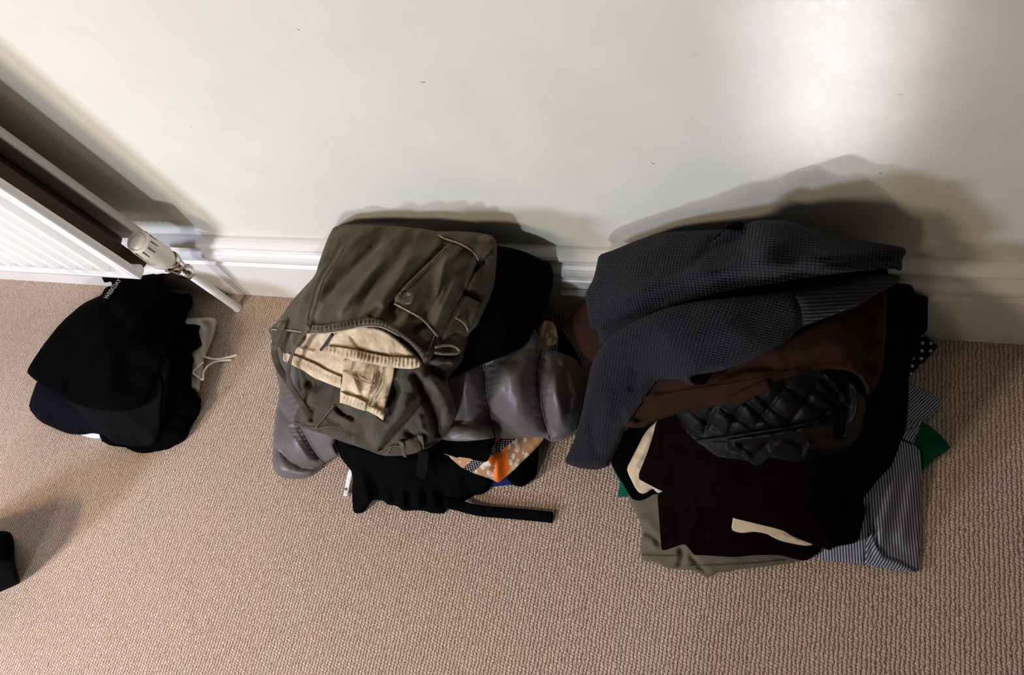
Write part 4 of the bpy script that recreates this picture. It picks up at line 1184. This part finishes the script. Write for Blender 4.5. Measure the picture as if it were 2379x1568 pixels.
lj = empty('leather_jacket', (.0, -.2, .15), 'black leather jacket with diamond quilting bulging out below the brown garment', 'jacket')
qa = [D6([(940, 565), (1120, 690), (1300, 785)]), D6([(1060, 440), (1240, 590), (1460, 790)]), D6([(1240, 440), (1400, 590), (1640, 790)]), D6([(1480, 380), (1700, 540), (1900, 690)]), D6([(1740, 400), (1860, 500), (2000, 620)]),
      D6([(700, 600), (880, 720), (1010, 830)])]
qb = [D6([(960, 560), (880, 690), (850, 850)]), D6([(1240, 460), (1120, 640), (1050, 840)]), D6([(1560, 380), (1400, 590), (1270, 760)]), D6([(1800, 390), (1690, 560), (1540, 760)]), D6([(1960, 560), (1880, 640), (1800, 720)]),
      D6([(1400, 900), (1330, 1000), (1290, 1080)]), D6([(1140, 900), (1180, 960), (1120, 1020)])]
garment('body', D6([(600, 640), (622, 672), (660, 742), (720, 830), (800, 902), (850, 930), (950, 1010), (1040, 1026), (1100, 1030), (1200, 1042), (1290, 1096), (1330, 1086), (1400, 1022), (1500, 1040), (1650, 1062), (1800, 1022), (2000, 962), (2100, 902), (2180, 800), (2206, 600), (2192, 450), (2150, 340), (2000, 250), (1700, 230)]) +
        [(1700, 860), (1600, 930)],
        [(1572, 970, .20), (1622, 1030, .17), (1664, 1058, .16), (1760, 1080, .155), (1860, 1070, .155), (1985, 1030, .16), (2008, 950, .20), (2005, 890, .23), (1900, 870, .265), (1700, 930, .25), (1800, 1000, .22), (1680, 1000, .21), (1900, 1000, .215)],
        M['leather'], lj, th=.05, er=16, ed=.018, res=4.6, noise=(.002, 26, .5, 1.4),
        creases=[(q_, 8, -.0085, 0, 'c') for q_ in qa + qb] +
                [(D6([(780, 882), (1050, 850), (1300, 805), (1600, 760), (1990, 668)]), 7, -.008, 0, 'c'), (D6([(800, 905), (1100, 870), (1400, 840), (1900, 740)]), 7, .006),
                 (D6([(870, 930), (1000, 900), (1060, 890)]), 8, -.010), (D6([(1060, 900), (1180, 960), (1280, 1080)]), 7, .010), (D6([(1300, 1080), (1330, 960), (1400, 880)]), 7, -.012), (D6([(1430, 920), (1560, 900), (1650, 960)]), 6, .006),
                 (D6([(1820, 340), (1900, 440), (2010, 550)]), 8, -.010), (D6([(1860, 330), (1960, 430), (2020, 540)]), 8, .008), (D6([(2020, 560), (1990, 700), (1980, 860)]), 12, -.018), (D6([(2110, 380), (2150, 600), (2080, 760)]), 10, .012),
                 (D6([(1680, 1010), (1710, 940), (1740, 880)]), 6, .008, 6)])
seam('piping', D6([(780, 880), (1050, 850), (1300, 805), (1600, 762), (1990, 668)]), M['leather'], lj, .003, .0025, .0008)
ribbon('zip', lift(D6([(1680, 1015), (1700, 960), (1735, 890)]), .001), .006, .003, M['leather'], lj, 8)

bj = empty('brown_jacket', (-.05, -.12, .2), 'dark brown canvas jacket with a tab at the hem, folded under the grey sweater', 'jacket')
garment('body', D1([(200, 540), (140, 545), (100, 580), (76, 640), (78, 720), (92, 762), (112, 805), (145, 850), (182, 892), (260, 900), (330, 1100), (380, 1252), (430, 1262), (480, 1256), (540, 1226), (640, 1190), (800, 1150), (900, 1135), (990, 1118), (1090, 1065), (1190, 1012), (1270, 985), (1350, 960), (1450, 936), (1540, 925), (1640, 932), (1690, 958), (1722, 990), (1745, 1040), (1746, 1086),
                    (1800, 1030), (1822, 980), (1842, 920), (1850, 830), (1856, 750), (1862, 600), (1864, 470)]) + [(1950, 620), (1500, 600), (1400, 660)],
        [(1340, 730, .17), (1335, 775, .15), (1373, 840, .16), (1400, 760, .24), (1457, 990, .19), (1500, 990, .19), (1560, 966, .215), (1704, 937, .245), (1786, 892, .265), (1929, 858, .275), (2005, 890, .255), (2013, 920, .235), (2050, 850, .235), (2058, 760, .25), (2060, 690, .26),
         (1960, 800, .30), (1980, 740, .29), (1800, 820, .295), (1600, 880, .26), (1700, 700, .26), (1500, 750, .24), (1900, 640, .25)],
        M['brown'], bj, th=.045, er=12, ed=.014, res=5, noise=(.0022, 55, .3, 2.5),
        creases=[(D1([(560, 1060), (800, 1020), (1190, 960), (1450, 905), (1640, 900)]), 5, -.004, 0, 'n'), (D1([(1760, 600), (1772, 700), (1745, 820), (1790, 900), (1760, 1000)]), 6, -.006), (D1([(1680, 590), (1740, 640), (1800, 640)]), 7, -.006),
                 (D1([(1700, 820), (1760, 860), (1800, 870)]), 6, .005), (D1([(1690, 760), (1740, 780), (1830, 800)]), 6, -.004), (D1([(1750, 920), (1780, 960), (1800, 960)]), 6, -.006), (D1([(1300, 860), (1500, 800), (1700, 800)]), 18, .005),
                 (D1([(420, 1220), (480, 1200), (540, 1180)]), 7, -.008), (D1([(100, 640), (130, 760), (190, 860)]), 9, .005), (D1([(420, 1100), (620, 1060), (760, 1030)]), 6, .004)])
ribbon('hem_tab', lift(D1([(992, 1112), (1050, 1075), (1110, 1045), (1192, 1010)]), .004), .014, .003, M['brown'], bj, 8)
seam('hem_seam', D1([(430, 1165), (560, 1072), (800, 1035), (1000, 1005), (1190, 972), (1300, 940), (1450, 905), (1600, 900)]), M['brown_seam'], bj, .0012, .001)
seam('side_seam', D1([(1755, 560), (1775, 700), (1748, 820), (1795, 900), (1765, 985)]), M['brown_seam'], bj, .0012, .001)

garment('black_vest', [(1684, 531), (1690, 524), (1702, 518), (1718, 514), (1727, 517), (1726, 528), (1790, 580), (2050, 600), (2068, 640), (2030, 672), (1850, 724), (1720, 765), (1655, 862), (1648, 882), (1638, 893), (1615, 895), (1605, 885), (1600, 850), (1560, 790), (1480, 750), (1450, 700), (1550, 650)],  # vest ends are cloth; the middle band is added as shade between body and sleeve
        [(1700, 520, .375), (1726, 516, .38), (1720, 560, .35), (1700, 680, .305), (1650, 860, .29), (1612, 890, .28), (1580, 780, .27), (1500, 710, .26), (2000, 640, .28), (1850, 660, .295), (1900, 700, .27)], M['black'], th=.012, er=6, ed=.005, noise=(.001, 40, 0, 1),
        label='black vest layered between the grey sweater and the brown jacket, its middle widened to darken the sweater gap', cat='vest')

# waffle-knit sweater
sw = empty('waffle_knit_sweater', (-.08, -.08, .28), 'dark grey waffle-knit sweater topping the right pile, one sleeve hanging to the carpet', 'sweater')
garment('body',
        D1([(222, 275), (300, 250), (420, 200), (560, 150), (700, 138), (830, 134), (950, 127), (1040, 140), (1050, 105), (1110, 78), (1200, 74), (1300, 80), (1400, 112), (1520, 155), (1620, 170), (1720, 190), (1850, 213), (1960, 230), (1977, 260), (1950, 292), (1950, 370), (1900, 352), (1800, 358), (1600, 378), (1400, 405), (1200, 440), (1000, 478), (850, 505), (700, 548), (560, 600), (440, 680), (340, 780), (232, 800), (216, 702), (182, 702), (165, 640), (142, 500), (190, 420), (210, 340)]),
        [(1392, 592, .265), (1450, 572, .285), (1529, 545, .30), (1600, 540, .315), (1700, 535, .34), (1753, 515, .375), (1831, 515, .375), (1920, 545, .345), (2002, 560, .33), (2100, 580, .31), (2094, 630, .29), (2035, 626, .325),
         (1357, 690, .25), (1380, 765, .24), (1400, 810, .25), (1440, 700, .30), (1480, 660, .325), (1550, 620, .345), (1560, 704, .315), (1650, 640, .375), (1700, 675, .33), (1780, 590, .415), (1870, 645, .34), (1900, 600, .395), (1990, 600, .365)],
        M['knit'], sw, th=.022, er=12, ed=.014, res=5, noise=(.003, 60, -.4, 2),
        creases=[(D1([(190, 620), (400, 500), (620, 430), (900, 360), (1300, 330), (1700, 320)]), 20, .020), 
                 (D1([(250, 700), (330, 640), (480, 590), (620, 545)]), 10, -.010), (D1([(900, 330), (1150, 230), (1320, 200)]), 26, .010),
                 (D1([(1350, 300), (1600, 270), (1850, 240)]), 16, .008), (D1([(1450, 330), (1700, 320), (1900, 290)]), 9, -.008), (D1([(250, 300), (500, 250), (900, 160)]), 26, .004), (D1([(940, 130), (780, 330), (560, 420)]), 12, -.006)])
garment('sleeve',
        D1([(42, 1466), (120, 1490), (210, 1499), (272, 1482), (300, 1440), (350, 1330), (400, 1210), (460, 1120), (520, 1030), (565, 978), (690, 985), (740, 1010), (760, 1018), (752, 960), (900, 940), (1050, 890), (1180, 832), (1290, 772), (1340, 715), (1370, 690),
            (1500, 640), (1650, 585), (1720, 560), (1800, 502), (1870, 466), (1932, 430), (1948, 400), (1900, 385), (1800, 385), (1700, 400), (1560, 435), (1350, 470), (1200, 492), (1000, 515), (800, 535), (620, 570), (480, 625), (350, 690), (260, 760), (215, 830),
            (182, 900), (150, 1050), (130, 1150), (92, 1300), (60, 1380), (30, 1442)]),
        [(1318, 1076, .055), (1386, 1088, .05), (1422, 1066, .06), (1353, 949, .17), (1337, 1010, .11), (1463, 970, .17), (1488, 937, .20), (1530, 880, .245), (1400, 870, .245), (1440, 790, .31), (1612, 890, .30), (1667, 862, .31), (1782, 818, .32), (1859, 762, .325),
         (1400, 960, .18), (1370, 1030, .11), (1500, 740, .35), (1600, 720, .37), (1700, 760, .37), (1750, 700, .378), (1850, 690, .368), (1850, 730, .355), (1950, 665, .345), (2000, 700, .31), (2060, 665, .30), (2085, 645, .29), (1560, 820, .34)],
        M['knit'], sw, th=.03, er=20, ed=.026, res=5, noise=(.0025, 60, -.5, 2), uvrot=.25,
        creases=[(D1([(440, 900), (430, 980), (400, 1050)]), 12, -.006), (D1([(190, 1060), (180, 1250), (210, 1440)]), 9, -.006), (D1([(300, 1040), (260, 1200), (240, 1400)]), 14, .005), (D1([(480, 800), (760, 720), (1100, 700)]), 26, .006),
                 (D1([(1340, 500), (1375, 590), (1365, 690)]), 8, -.005)])
garment('ribbed_yoke', D1([(1342, 500), (1450, 478), (1600, 455), (1720, 425), (1850, 410), (1925, 415), (1870, 460), (1800, 498), (1720, 552), (1600, 598), (1500, 636), (1385, 680), (1378, 590)]), None, M['knit_rib'], sw, flat=.004, th=.003, er=5, ed=.003,
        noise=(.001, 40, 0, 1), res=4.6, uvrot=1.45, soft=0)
